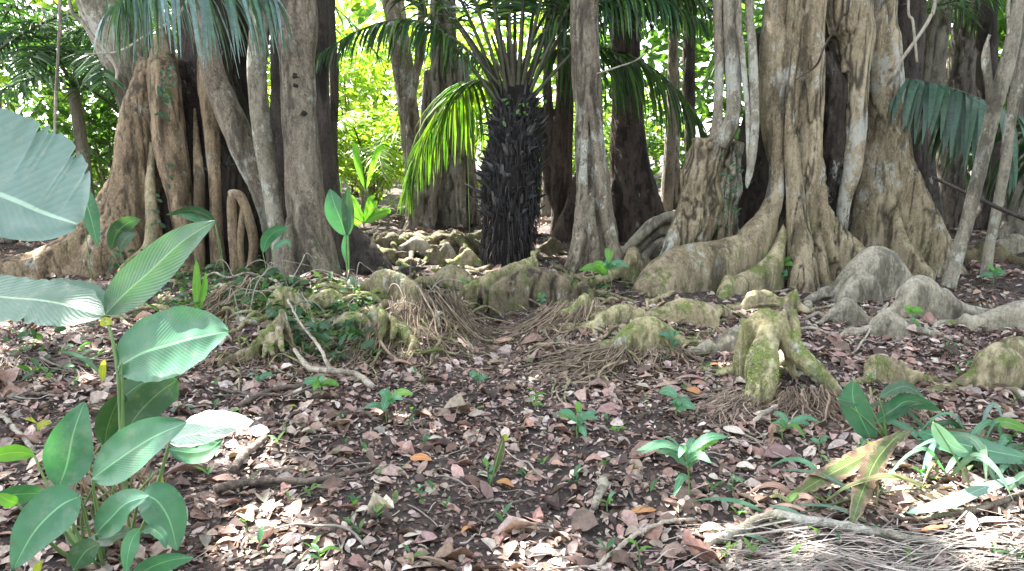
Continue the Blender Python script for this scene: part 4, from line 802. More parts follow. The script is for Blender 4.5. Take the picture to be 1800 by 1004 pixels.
plant('broadleaf_plant', 'long narrow hanging leaf at the edge of the enormous pale leaf', (170, 560), [([(140, 320), (150, 350), (162, 390), (172, 435)], 30, 'broad', 10)], Yb=5.0)
plant('broadleaf_plant', 'dim broad leaves growing against the left buttress', (235, 520), [([(195, 440), (205, 410), (225, 392), (248, 385)], 30, 'broad_dk', -10), ([(210, 440), (220, 420), (240, 410)], 22, 'broad_dk', 20)], Yb=6.6)
plant('broadleaf_plant', 'arching dark leaves at the foot of the slim pale trunk', (470, 500), [([(462, 445), (470, 420), (488, 405), (508, 402)], 24, 'broad', -20), ([(480, 440), (490, 430), (505, 425), (510, 436)], 12, 'broad', 20)])
plant('broadleaf_plant', 'bright sunlit broad leaves at ground level in the clearing', (640, 400), [([(640, 390), (625, 370), (615, 350), (612, 345)], 22, 'broad_lt', 10), ([(640, 392), (650, 370), (655, 350), (658, 350)], 20, 'broad_lt', -10), ([(640, 392), (660, 380), (680, 372), (686, 376)], 18, 'broad_lt', 20), ([(636, 392), (620, 390), (600, 385), (590, 390)], 22, 'broad_lt', 20)], Yb=10.5, srad=.01)
plant('broadleaf_plant', 'tall bright leaves right of the thin dark stem in the clearing', (660, 400), [([(640, 330), (630, 290), (625, 260), (622, 250)], 16, 'broad_lt', 40), ([(645, 330), (655, 290), (668, 260), (685, 262)], 14, 'broad_lt', -40), ([(600, 340), (590, 310), (582, 290), (572, 300)], 14, 'broad_lt', 10)], Yb=11.5, srad=.012)
plant('broadleaf_plant', 'dim drooping leaf cluster hanging left of the fluted fig trunk', (826, 420), [([(822, 180), (826, 205), (828, 225), (826, 245)], 16, 'broad_dk', 10)], Yb=9.2, srad=.006)
# right foreground clump by the root mat
plant('broadleaf_plant', 'clump of broad pointed leaves bending over right of the upturned mossy root', (1560, 770), [([(1500, 668), (1500, 705), (1518, 745), (1542, 792)], 50, 'broad', 12), ([(1540, 742), (1570, 720), (1600, 705), (1655, 722)], 40, 'broad', -30), ([(1545, 700), (1570, 685), (1595, 680), (1625, 700)], 26, 'broad_dk', 30),
    ([(1470, 700), (1490, 705), (1510, 710)], 24, 'broad_dk', 20), ([(1555, 735), (1590, 712), (1620, 705), (1650, 712)], 18, 'broad_dk', 35)], srad=.005)
plant('broadleaf_plant', 'pale narrow leaf angled over the fallen banana leaves, right side', (1720, 880), [([(1640, 742), (1655, 765), (1675, 785), (1702, 795)], 30, 'banana', -10)], srad=.004)
t = empty('strap_leaved_plant', G(1730, 850), 'tangle of long narrow green and dry strap leaves at the right edge', 'plant'); r = np.random.default_rng(751); g0 = G(1730, 850)
for k in range(26):
    a = r.uniform(PI*.55, PI*1.5) if k % 3 else r.uniform(0, 2*PI); L = r.uniform(.22, .6); o0 = G(r.uniform(1610, 1800), r.uniform(770, 870)); d = np.array([math.cos(a), math.sin(a)*.7, 0]); hh = r.uniform(.04, .16)
    q = [o0+[0, 0, .01], o0+d*L*.35+[0, 0, hh], o0+d*L*.7+[0, 0, hh*.9], o0+d*L+[0, 0, r.uniform(.0, .05)]]
    leaf('leaf', q, 0, M[('broad', 'broad_dk', 'seed', 'dying', 'greybroad')[k % 5]], t, roll=45*d[0]+r.normal(0, 25), fold=14, curl=.1, prof='lance', nu=18, nv=3, seed=760+k, wm=r.uniform(.018, .045), ripple=.02)
t = empty('strap_leaved_plant', G(1480, 900), 'sparse dry and green strap leaves mixed with twigs around the half-brown leaves', 'plant')
for k in range(14):
    a = r.uniform(0, 2*PI); L = r.uniform(.15, .4); o0 = G(r.uniform(1290, 1620), r.uniform(850, 960)); d = np.array([math.cos(a), math.sin(a)*.7, 0]); hh = r.uniform(.02, .09)
    q = [o0+[0, 0, .01], o0+d*L*.35+[0, 0, hh], o0+d*L*.7+[0, 0, hh*.9], o0+d*L+[0, 0, .01]]
    leaf('leaf', q, 0, M[('dying', 'dead_pk', 'seed', 'greybroad')[k % 4]], t, roll=45*d[0]+r.normal(0, 25), fold=14, curl=.1, prof='lance', nu=16, nv=3, seed=790+k, wm=r.uniform(.012, .03), ripple=.02)
# ------------------------------------------------------------------ seedlings
def seedling(px, py, s, n, mat, label, seed, up=.9, arr='whorl', w=.36):
    r = np.random.default_rng(seed); g0 = G(px, py); k = s*g0[1]/FOC; t = empty('seedling', g0, label, 'seedling', 'seedlings on the forest floor'); top = g0+np.array([r.normal(0, .1)*k, 0, k*up])
    MB().tube([g0+[0, 0, -.02], (g0+top)/2+[r.normal(0, .06)*k, 0, 0], top], [.0035, .003, .002], 5, n=8).build('stem', M['stalk'], t)
    for j in range(n):
        a = r.uniform(0, .8)+2*PI*j/n; h = 1-r.uniform(0, .55) if arr == 'whorl' else r.uniform(.2, 1); b0 = g0+(top-g0)*h; L = k*r.uniform(.45, .95); el = r.uniform(.1, .8)
        d = np.array([math.cos(a)*math.cos(el), math.sin(a)*math.cos(el)*.8, math.sin(el)])
        leaf('leaf', [b0, b0+d*L*.5+[0, 0, .03*k], b0+d*L+[0, 0, -.28*L]], 0, M[mat if r.uniform() > .2 else 'broad_lt' if mat == 'seed' else mat], t, roll=55*d[0]+r.normal(0, 18), fold=12, curl=.1, nu=9, nv=3, seed=seed*9+j, wm=L*w)
    return t
SD = [(1015, 770, 78, 8, 'seed', 'leafy seedling with rounded leaves on bare litter, in front of the mossy humps'), (1212, 880, 108, 12, 'seed', 'bushy seedling with long pointed leaves, right of centre foreground'), (1188, 735, 60, 6, 'seed', 'upright seedling beside the curled orange dead leaves'),
      (1380, 780, 76, 7, 'seed', 'seedling with one long bright leaf below the upturned mossy root'), (1440, 800, 34, 4, 'seed', 'small seedling under the dry root mat, right'), (680, 745, 58, 6, 'seed', 'seedling with one wide arching leaf at the end of the pale bent stick'),
      (840, 680, 34, 6, 'seed', 'small star-shaped seedling alone in the hollow of the path'), (1070, 520, 64, 8, 'seed', 'tall-leaved seedling at the root flare of the centre tree'), (1180, 620, 40, 6, 'seed', 'seedling growing on top of the mossy hump'),
      (1600, 570, 38, 4, 'broad_lt', 'seedling with one glowing round leaf in front of the grey knee roots'), (1275, 455, 30, 5, 'broad_dk', 'dark three-leaved seedling on the great pale buttress root'), (1375, 505, 52, 6, 'seed', 'blue-green seedling at the foot of the huge fig'),
      (1440, 490, 55, 4, 'broad_dk', 'dark narrow-leaved seedling leaning right at the huge fig'), (1745, 500, 40, 6, 'seed', 'seedling at the foot of the grey slanting sapling'), (860, 850, 40, 4, 'seed', 'low seedling beside the withered upright leaf'),
      (1070, 905, 36, 3, 'seed', 'tiny seedling near the mottled short log'), (560, 700, 46, 7, 'seed', 'seedling below the pale bent stick'), (455, 680, 36, 4, 'seed', 'small seedling beneath the splayed yellow root'), (500, 600, 50, 9, 'broad_dk', 'dense dark seedling beside the splayed yellow root'),
      (560, 610, 44, 8, 'broad_dk', 'dark leafy seedling between the left mossy roots'), (590, 640, 36, 6, 'broad_dk', 'low dark seedling under the left mossy roots'), (820, 530, 34, 5, 'seed', 'seedling in the dark hollow before the black palm'), (950, 540, 22, 4, 'seed', 'little seedling in the litter below the centre tree'),
      (1085, 765, 26, 3, 'broad_lt', 'two-leaved bright seedling right of the rounded-leaf seedling'), (940, 720, 34, 7, 'broad_lt', 'spiky grassy seedling left of the rounded-leaf seedling'), (740, 880, 28, 5, 'seed', 'thin wispy seedling in the left centre foreground'),
      (435, 935, 34, 2, 'broad_lt', 'single upright leaf blade in the bare left foreground'), (505, 770, 34, 3, 'seed', 'pointed narrow seedling at the edge of the sunlit litter'), (535, 845, 22, 2, 'broad_lt', 'tiny bright two-leaved seedling by the long curved stick'),
      (60, 770, 40, 2, 'yellow', 'single yellowing upright leaf at the left edge'), (410, 740, 30, 3, 'broad_lt', 'bright sprout above the white sunlit leaf'), (1125, 1000, 62, 2, 'broad_lt', 'narrow blade-like sprout at the bottom edge, right of centre'), (560, 1010, 60, 2, 'seed', 'curved blade-like sprout at the bottom edge, left of centre'),
      (325, 725, 30, 2, 'seed', 'small upright shoot beside the tall plant'), (1600, 585, 28, 4, 'seed', 'low seedling below the one with the glowing leaf'), (1290, 870, 40, 5, 'broad_dk', 'dark seedling at the near end of the half-brown leaves'), (1520, 850, 44, 5, 'broad_dk', 'dark broad seedling under the half-brown leaves')]
for k, s_ in enumerate(SD): seedling(*s_[:6], seed=500+k, arr='stem' if k % 3 != 1 else 'whorl', up=.6+.5*((k*37) % 10)/10, w=.2 if any(q_ in s_[5] for q_ in ('blade', 'spiky', 'narrow', 'thin', 'pointed', 'long')) else .28+.16*((k*53) % 10)/10)
plant('withered_leaf', 'withered yellow upright leaf on a bent stalk in the centre foreground', (860, 860), [([(868, 835), (876, 808), (882, 785), (884, 766)], 16, 'dying', 10), ([(884, 775), (888, 768), (890, 763)], 14, 'yellow', 10)])
# scattered ground herbs on the left mound as one carpet
def herbs():
    r = np.random.default_rng(77); O = []
    for (x0, y0, x1, y1, m) in [(240, 470, 480, 560, 330), (480, 540, 660, 640, 260), (430, 500, 640, 560, 150), (430, 440, 520, 520, 90), (20, 600, 200, 680, 60), (1040, 470, 1110, 530, 30), (580, 430, 700, 500, 60)]:
        for k in range(m): p = G(r.uniform(x0, x1), r.uniform(y0, y1)); O.append(p+[0, 0, r.uniform(.01, .12)])
    O = np.array(O); N = len(O); X, Yv, Z = frames(N, tilt=.5, r=r); s = r.uniform(.04, .11, N)
    return tag(scatter('ground_herbs', TPL, O, X, Yv, Z, np.stack([s*.45, s, s], 1), pal([(.05, .12, .06), (.07, .17, .08), (.09, .2, .07)], N, .25, r), M['shrub']), 'low dark green herbs between the roots of the left trees', 'ground cover', kind='stuff')
herbs()
# ================================================================== SURFACE ROOTS
def moss_tufts(o, seed, N=2600):
    r = np.random.default_rng(seed+3); me = o.data; n = len(me.vertices); V = np.zeros(n*3); me.vertices.foreach_get('co', V); V = V.reshape(-1, 3); Q = np.zeros(n*3); me.vertices.foreach_get('normal', Q); Q = Q.reshape(-1, 3)
    w = (Q[:, 2] > -.1) & (fbm(V*7, 3, seed) > .07) & (V[:, 2] > terr(V[:, 0], V[:, 1])+.01); ix = np.where(w)[0]
    if len(ix) < 10: return
    ix = r.choice(ix, min(N, len(ix)*2)); O = V[ix]+r.normal(0, .004, (len(ix), 3)); d = unit(Q[ix]+r.normal(0, .6, (len(ix), 3))); X = unit(np.cross(d, r.normal(0, 1, (len(ix), 3)))); Z = np.cross(X, d); s_ = r.uniform(.005, .013, len(ix))
    scatter('moss', TPL2, O-d*.002, X, d, Z, np.stack([s_*.35, s_, s_], 1), pal([(.12, .18, .03), (.18, .25, .05), (.08, .12, .025), (.25, .28, .09)], len(ix), .25, r), M['shrub'], o)
def hump(label, ridge, w, mat, base, seed, flare=1.3, extra=(), tubes=(), vox=.014, amp=.028, name='surface_root', groove=.007):
    """ridge pixels, standing at the depth where pixel row `base` meets the ground"""
    Yb = GY(*base); mb = MB(); k = Yb/FOC
    def cv(q): return W(q[0], q[1], Yb+(q[2] if len(q) > 2 else 0))
    mb.fin([cv(q) for q in ridge], np.array(w)*k, flare=flare)
    for rg, ww in extra: mb.fin([cv(q) for q in rg], np.array(ww)*k, flare=flare)
    for e0, e1 in ((ridge[0], ridge[1]), (ridge[-1], ridge[-2])):
        sg = 1 if e0[0] > e1[0] else -1; r0 = min(w[0], w[-1])*.6; rr_ = np.random.default_rng(seed+sg); q = [(e0[0]-sg*4, min(e0[1], base[1]-2)-r0*.5)]
        for m_ in range(1, 5): q.append((e0[0]+sg*m_*rr_.uniform(12, 26), base[1]+rr_.normal(0, 5)+m_*rr_.uniform(-3, 4)))
        P_ = [W(q[0][0], q[0][1], Yb)]+[G(x_, y_)+[0, 0, r0*k*(.45-.22*i_)] for i_, (x_, y_) in enumerate(q[1:])]; mb.tube(P_, [r0*k, r0*k*.85, r0*k*.7, r0*k*.5, r0*k*.25], 8, wob=.2, seed=seed)
    for tb in tubes: mb.tube([cv((q[0], q[1], q[3] if len(q) > 3 else 0)) for q in tb], [q[2]*k for q in tb], 8)
    if mat == 'greyroot': amp, groove = amp*.55, 0.
    o = mb.organic(name, M[mat], None, vox, 3, amp, 7, .8, .005, groove, seed, True)
    if mat == 'mossroot': moss_tufts(o, seed)
    return tag(o, label, 'root', 'exposed surface roots')
hump('mossy rounded root hump in the centre of the right mound, largest green one', [(1062, 612, .0), (1090, 580, .02), (1125, 558, .05), (1160, 562, .1), (1190, 580, .12), (1222, 602, .15)], [18, 32, 40, 40, 34, 20], 'mossroot', (1140, 620), 601)
hump('low mossy root arch behind and left of the largest green hump', [(1040, 575), (1062, 545, .05), (1100, 534, .1), (1135, 545, .1), (1150, 565, .1)], [14, 24, 28, 24, 14], 'mossroot', (1090, 578), 602)
hump('smooth grey-green root hump below the great pale buttress', [(1155, 550), (1175, 530), (1210, 524), (1245, 535), (1262, 552)], [18, 30, 34, 28, 16], 'root', (1205, 560), 603)
hump('small mossy root point at the foot of the centre tree', [(990, 552), (1010, 530), (1030, 516), (1042, 540), (1048, 560)], [12, 18, 20, 18, 12], 'mossroot', (1020, 560), 604)
hump('upturned mossy root forked like an inverted Y with a white sunlit crown', [(1306, 566, .02), (1326, 548, 0), (1352, 542, 0), (1372, 562, -.02)], [14, 24, 30, 24], 'mossroot', (1360, 660), 605, flare=.6,
     tubes=[[(1365, 550, 18), (1380, 590, 19, -.05), (1402, 622, 20, -.12), (1430, 650, 18, -.2), (1462, 680, 13, -.26), (1490, 705, 6, -.3)], [(1362, 560, 17), (1348, 600, 23, -.12), (1340, 640, 28, -.2), (1338, 680, 25, -.28), (1330, 720, 16, -.33)], [(1392, 545, 9), (1394, 580, 13, -.05), (1398, 620, 14, -.1)], [(1338, 640, 12, -.15), (1325, 672, 11, -.2), (1310, 700, 7, -.3)]], amp=.012, vox=.012)
hump('forked pale root with raised arms right behind the inverted-Y root', [(1300, 545), (1316, 512), (1345, 510, .05), (1375, 522, .05), (1400, 508, 0), (1402, 540, 0)], [12, 16, 20, 20, 18, 12], 'root', (1355, 550), 606)
hump('boulder-like grey root lump left of the inverted-Y root', [(1250, 612), (1268, 588), (1300, 575), (1330, 590), (1340, 615)], [24, 44, 50, 40, 24], 'greyroot', (1290, 622), 607)
hump('small bright green moss cushion on a root, left of the inverted-Y root', [(1290, 652), (1308, 634), (1330, 630), (1345, 645)], [20, 28, 28, 20], 'mossroot', (1315, 658), 608)
hump('big grey knee-shaped root, tallest of the grey knees before the right buttress', [(1455, 518, .05), (1480, 478, .05), (1510, 448, .05), (1540, 432, .08), (1575, 445, .1), (1600, 480, .1), (1622, 520, .05)], [22, 34, 44, 50, 46, 38, 26], 'greyroot', (1535, 525), 609, flare=1.15,
     extra=[([(1470, 522, -.12), (1492, 490, -.12), (1515, 474, -.12), (1540, 490, -.12), (1550, 522, -.12)], [20, 30, 34, 30, 20])])
hump('smooth rounded grey knee root in front of the slanting saplings', [(1582, 545, -.05), (1588, 505, -.05), (1610, 484, -.02), (1640, 492, .0), (1665, 520, .0), (1690, 545, 0)], [22, 32, 38, 36, 28, 16], 'greyroot', (1620, 555), 610, flare=1.15, tubes=[[(1650, 515, 16), (1680, 540, 14), (1710, 550, 12), (1750, 555, 12)]])
hump('whitish holed root stub, smallest of the group before the grey knees', [(1462, 548), (1480, 525), (1500, 528), (1518, 548), (1530, 565)], [14, 24, 26, 20, 10], 'stem_pale', (1495, 568), 611)
hump('low grey root bump between the white stub and rounded knee', [(1522, 585), (1540, 555), (1565, 548), (1590, 560), (1600, 585)], [20, 32, 36, 30, 18], 'greyroot', (1555, 588), 612)
hump('half-buried pale root resembling a rock on the litter, right middle', [(1528, 668), (1532, 625), (1555, 622, .05), (1585, 635, .05), (1612, 660, 0)], [14, 26, 36, 36, 20], 'root', (1570, 676), 613, extra=[([(1545, 625, .35), (1575, 608, .35), (1612, 622, .35)], [20, 26, 16])])
hump('thick stubby root end at the right edge of the picture', [(1708, 665), (1720, 620), (1745, 602), (1775, 605), (1800, 640), (1830, 670)], [26, 42, 50, 46, 34, 24], 'root', (1750, 680), 614, extra=[([(1750, 600, .1), (1790, 590, .1), (1840, 600, .1)], [26, 30, 26])])
hump('long grey root crawling in from the right edge behind the stubby root end', [(1700, 560), (1740, 545), (1790, 530), (1850, 525), (1920, 540)], [18, 30, 38, 38, 30], 'greyroot', (1760, 575), 615)
# left mound roots
hump('splayed yellowish root with finger-like tips on the left mound', [(498, 545, .1), (480, 568, .0), (455, 590, -.08), (425, 610, -.18), (385, 632, -.3)], [14, 18, 18, 16, 8], 'root', (470, 615), 620, tubes=[[(490, 560, 8), (492, 590, 7, -.1), (496, 620, 5, -.2)], [(478, 575, 8), (478, 600, 7, -.1), (480, 625, 5, -.2)], [(462, 585, 7), (466, 610, 6, -.15), (462, 632, 4, -.2)]], vox=.012)
hump('mossy arched root curling over the left mound, nearest the fig', [(470, 560), (480, 520, .1), (500, 503, .15), (525, 510, .2), (545, 535, .2)], [12, 20, 22, 20, 12], 'mossroot', (500, 565), 621)
hump('bright mossy root hump left of the path below the thick trunk', [(535, 540), (550, 515, .05), (575, 508, .05), (600, 520, .05), (620, 545, 0)], [16, 26, 28, 24, 12], 'mossroot', (575, 550), 622)
hump('sharp-edged root with mossy ribs running down toward the path', [(652, 538, .1), (668, 540, .05), (690, 556, 0), (712, 575, -.08), (730, 595, -.18)], [14, 18, 18, 16, 8], 'mossroot', (690, 598), 623, tubes=[[(672, 545, 7), (674, 575, 6, -.1), (668, 600, 4, -.15)], [(690, 558, 6), (692, 580, 5, -.1), (688, 598, 4, -.15)]], vox=.012)
hump('flat pale root slab on top of the left mound', [(570, 572), (600, 552), (630, 548), (655, 565)], [16, 24, 24, 14], 'root', (610, 575), 624)
hump('smooth curved root ridge behind the left mound, below the dark trunk', [(640, 500), (665, 475), (700, 478, -.05), (730, 500, -.1), (745, 525, -.15)], [16, 26, 28, 24, 12], 'root', (690, 515), 625)
hump('low brown root hump in shade at the foot of the dark trunk', [(600, 470), (625, 440), (650, 432), (672, 460)], [20, 28, 28, 20], 'fig_dark', (640, 480), 626)
hump('mossy boulder-like root left of the black palm base', [(755, 500), (775, 472), (805, 468), (830, 485), (845, 505)], [20, 30, 34, 28, 16], 'root', (800, 505), 627)
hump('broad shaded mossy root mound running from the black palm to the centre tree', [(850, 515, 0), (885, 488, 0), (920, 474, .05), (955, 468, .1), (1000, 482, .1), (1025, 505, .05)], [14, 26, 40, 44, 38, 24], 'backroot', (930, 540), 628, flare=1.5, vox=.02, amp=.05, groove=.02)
hump('thin mossy root ridge descending from the black palm base', [(940, 445, -.1), (900, 462, -.15), (860, 478, -.2), (820, 500, -.25), (790, 525, -.3)], [12, 14, 15, 14, 8], 'mossroot', (880, 520), 629)
hump('bulging root between the centre tree and the great pale buttress', [(1090, 480), (1105, 440), (1120, 438), (1135, 470)], [24, 36, 36, 24], 'root', (1110, 490), 630)
mb = MB()
t = empty('surface_root', W(1150, 430, 8.0), 'bundle of pale curved roots arching behind the great buttress', 'root')
for k, q in enumerate([[(1100, 440, 8), (1125, 415, 10), (1150, 392, 11), (1180, 388, 12), (1200, 410, 14)], [(1110, 455, 8), (1135, 425, 9), (1160, 405, 10), (1195, 408, 12)], [(1118, 470, 7), (1140, 445, 9), (1165, 425, 9), (1200, 430, 12)], [(1085, 450, 7), (1110, 432, 8), (1140, 405, 8), (1170, 382, 10), (1200, 385, 12)]]):
    MB().tube(*strand(q, 8.0-.05*k), 8).organic('root', M['greyroot'], t, .018, 1, .01, 6, .5, .003, 0, 640+k)
def tangle(label, x0, y0, x1, y1, N, seed, mat, rad=(3, 9), dirm=(150, 400), hgt=.10, ln=(60, 190)):
    r = np.random.default_rng(seed); t = empty('root_tangle', G((x0+x1)/2, (y0+y1)/2), label, 'roots', 'tangles of gnarled roots')
    for k in range(N):
        x, y = r.uniform(x0, x1), r.uniform(y0, y1); a = math.radians(r.uniform(*dirm)); L = r.uniform(*ln); n = 7; q = []; R_ = []; r0 = r.uniform(*rad)*(.6+.4*r.uniform()); bend = r.normal(0, 1.0); hh = r.uniform(.2, 1)*hgt; ph = r.uniform(0, 6)
        for i in range(n):
            u = i/(n-1); g0 = G(x, max(y, 420)); kk = g0[1]/FOC; q.append(g0+[0, 0, hh*max(0, math.sin(PI*u))*(.6+.4*math.sin(u*7+ph))-.01]); R_.append(r0*kk*(1-.65*u)*r.uniform(.8, 1.2)); aa = a+bend*(u-.5)+r.normal(0, .25)
            x += math.cos(aa)*L/n; y -= math.sin(aa)*L/n*.42
        MB().tube(q, R_, 10, wob=.42, seed=seed+k).build('root', M[mat], t)
    return t
tangle('tangle of gnarled roots crowning the left mound below the pale trunks', 400, 500, 720, 570, 52, 801, 'mossroot')
tangle('web of thinner gnarled roots spilling down the left mound toward the path', 540, 545, 820, 625, 64, 802, 'root', (1.5, 5), (200, 380))
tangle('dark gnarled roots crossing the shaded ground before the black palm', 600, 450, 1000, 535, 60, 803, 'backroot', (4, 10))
tangle('gnarled roots weaving between the mossy humps of the right mound', 930, 530, 1300, 625, 60, 804, 'root', (2, 6))
tangle('roots snaking over the ground beneath the huge fig and grey knees', 1380, 500, 1760, 590, 20, 805, 'greyroot', (3, 7), (150, 380), .05)
tangle('thin gnarled roots around the foot of the left buttress', 150, 490, 430, 570, 22, 806, 'root', (3, 7))
tangle('gnarled roots half buried on the near slope of the left mound', 400, 570, 620, 650, 34, 807, 'root', (1.5, 5), (190, 350))
tangle('short crooked roots on the near slope below the largest mossy hump', 960, 610, 1330, 680, 34, 808, 'root', (1.5, 4.5), (190, 350), .06)
tangle('roots on the shaded ground at the foot of the centre tree', 960, 480, 1140, 540, 24, 809, 'root', (3, 7))
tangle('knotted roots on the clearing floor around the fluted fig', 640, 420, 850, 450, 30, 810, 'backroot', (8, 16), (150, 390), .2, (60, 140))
BK = [(690, 425, 30, 'root', 'rounded sunlit root lump in the clearing, left end of the row'), (730, 430, 26, 'greyroot', 'small root lump in the clearing below the hanging frond'), (765, 445, 14, 'greyroot', 'knobbly upright root stub below the fluted fig'), (785, 440, 16, 'greyroot', 'pale knee root under the fluted fig'),
      (815, 425, 28, 'root', 'rounded knee root at the right foot of the fluted fig'), (822, 450, 20, 'root', 'small sunlit brown lump against the black palm'), (1730, 440, 40, 'greyroot', 'rounded rock-like root at the right behind the saplings'), (1785, 425, 34, 'greyroot', 'rounded rock-like root at the far right behind the saplings'), (970, 430, 20, 'root', 'small root lump right of the black palm base')]
for k, (px, py, w_, mt, lb) in enumerate(BK):
    hump(lb, [(px-w_, py+14), (px-w_*.5, py-8), (px, py-16), (px+w_*.6, py-6), (px+w_, py+14)], [w_*.35, w_*.5, w_*.55, w_*.5, w_*.35], mt if k % 2 else 'backroot', (px, py+18), 650+k, vox=.02, amp=.035, flare=1.2, tubes=[[(px-w_*.5, py, w_*.3), (px-w_*1.2, py+10, w_*.25), (px-w_*2, py+26, w_*.15)], [(px+w_*.4, py-4, w_*.3), (px+w_*1.1, py+12, w_*.22), (px+w_*1.6, py+28, w_*.12)]])
# ------------------------------------------------------------------ fans of thin root fibres
def fan(label, x0, y0, x1, y1, ang, spread, N, L, seed, lift=.10, c=(.30, .23, .16), th=.0028):
    """fibres start along the pixel line (x0,y0)-(x1,y1) and spread over the ground in direction ang (deg, 270 = toward camera)"""
    r = np.random.default_rng(seed); A, B = G(x0, y0), G(x1, y1); mb = MB()
    for k in range(N):
        s = r.uniform(); p = A+(B-A)*s+r.normal(0, .025, 3); a = math.radians(ang[0]+(ang[1]-ang[0])*s+r.normal(0, spread*1.7)); Lk = L*r.uniform(.15, 1.2); q = []; wob = r.normal(0, .6); lf = lift*r.uniform(.3, 1.2)
        for u in np.linspace(0, 1, 7):
            aa = a+wob*u+r.normal(0, .09); q.append((p[0]+math.cos(aa)*Lk*u, p[1]+math.sin(aa)*Lk*u, lf*(1-u)**1.6+.006+.02*math.sin(u*9+k)*(u < .8)*r.uniform(0, 1)))
        q = np.array(q); q[:, 2] += terr(q[:, 0], q[:, 1]); g_ = r.uniform(.3, 1.4); t_ = th*r.lognormal(-.1, .65)
        mb.tube(q, np.linspace(t_, t_*.45, 7), 4, n=11, c=tuple(np.clip(np.array(c)*g_, 0, 1)), caps=False)
    o = mb.build('fibrous_roots', M['fibre']); return tag(o, label, 'roots', 'mats of thin root fibres')
fan('fan of thin brown root fibres spreading left from the largest mossy hump', 1060, 622, 1100, 645, (195, 225), 12, 150, .75, 701, .08)
fan('thin fibres hanging under the largest mossy hump', 1080, 632, 1210, 630, (225, 310), 22, 90, .33, 702, .06)
fan('tangle of thin roots spreading right from the left mound into the path', 690, 560, 800, 545, (262, 320), 13, 240, .7, 703, .12)
fan('fibres fanning from the low mound left of the path, lower tier', 640, 600, 740, 600, (245, 300), 14, 150, .5, 704, .10)
fan('sheaf of fibres sliding down between the mossy arch and the centre tree', 960, 565, 1050, 560, (200, 245), 12, 170, .6, 705, .12)
fan('pale dry root mat left below the inverted-Y root', 1280, 706, 1325, 722, (195, 240), 14, 130, .42, 706, .05, (.42, .33, .25))
fan('shaggy brown root mat hanging right below the inverted-Y root', 1370, 712, 1480, 722, (240, 300), 14, 170, .34, 707, .09, (.30, .22, .16))
fan('thin dry stalks at the left edge of the left mound', 380, 540, 460, 520, (215, 260), 14, 120, .5, 708, .12)
fan('fibres at the base of the broad pointed leaf clump', 1520, 730, 1600, 735, (250, 295), 12, 90, .25, 709, .12)
fan('fine rootlets trailing from the yellow splayed root', 390, 630, 500, 628, (230, 290), 16, 80, .25, 710, .05)
fan('grey dry twigs lying in a heap at the left edge', 0, 640, 170, 650, (330, 380), 20, 110, .6, 711, .05, (.24, .19, .16), .004)
fan('fine fibres trailing below the centre tree into the shaded hollow', 840, 520, 980, 530, (240, 290), 14, 140, .4, 712, .08, (.2, .15, .12))
# heap of dry palm leaflets bottom right
def thatch():
    r = np.random.default_rng(720); mb = MB()
    for k in range(300):
        p = G(r.uniform(1240, 1820), 935+115*r.uniform()**.7); a = math.radians(r.choice([165, 200, 150, 15])+r.normal(0, 14)); L = r.uniform(.08, .5); d = np.array([math.cos(a), math.sin(a), 0]); sd = np.array([-d[1], d[0], .3*r.normal()])*r.uniform(.0012, .004)
        h0 = r.uniform(.01, .06); h1 = r.uniform(.005, .05); V = []
        for u in (0, .33, .66, 1):
            c_ = p+d*L*(u-.5)+[0, 0, 0]; c_[2] = tz(c_[0], c_[1])+h0*(1-u)+h1*u+.02*math.sin(u*3); w_ = 1-.7*u; V += [c_-sd*w_, c_+sd*w_]
        g_ = r.uniform(.3, 1.1); mb.add(V, [(0, 1, 3, 2), (2, 3, 5, 4), (4, 5, 7, 6)], (.52*g_, .46*g_, .41*g_))
    return tag(mb.build('dry_palm_leaflets', M['fibre']), 'heap of bleached dry palm leaflets along the bottom right edge', 'dead leaves')
thatch()
def ground_frond(label, pts, ll, lw, n, cols, seed, h=.06, droop=.5):
    P = [G(x, y)+[0, 0, h] for x, y in pts]; t = empty('fallen_frond', P[0], label, 'palm frond'); frond(t, P, ll, lw, .05, n, droop, cols, .009, seed=seed, spread=.7, lift=.12, rows=5); return t
ground_frond('fresh green palm frond lying at the right edge above the flat banana leaf', [(1610, 790), (1690, 800), (1760, 812), (1840, 830)], .24, .016, 26, [(.06, .16, .07), (.09, .22, .10)], 731)
ground_frond('brown dead palm frond under the half-brown leaves', [(1340, 940), (1450, 905), (1560, 880), (1660, 870)], .22, .012, 30, [(.22, .17, .12), (.30, .25, .19), (.12, .09, .07)], 732, .03)
def sprouts():
    r = np.random.default_rng(79); O = []; Y_ = []; 
    for k in range(95):
        p = G(r.uniform(330, 1790), r.uniform(600, 1000)); m = r.integers(2, 5); a0 = r.uniform(0, 6)
        for j in range(m): a = a0+j*6.28/m; O.append(p+[0, 0, r.uniform(.01, .05)]); Y_.append((math.cos(a), math.sin(a), r.uniform(.3, 1.3)))
    O = np.array(O); Y_ = unit(np.array(Y_)); N = len(O); X = unit(np.cross(Y_, np.array([0, 0, 1.]))); Z = np.cross(X, Y_); s_ = r.uniform(.025, .065, N)
    return tag(scatter('sprouts', TPL, O, X, Y_, Z, np.stack([s_*.38, s_, s_], 1), pal([(.07, .19, .09), (.10, .25, .11), (.16, .30, .08)], N, .25, r), M['shrub']), 'tiny green sprouts dotted through the leaf litter', 'sprouts', kind='stuff')
sprouts()
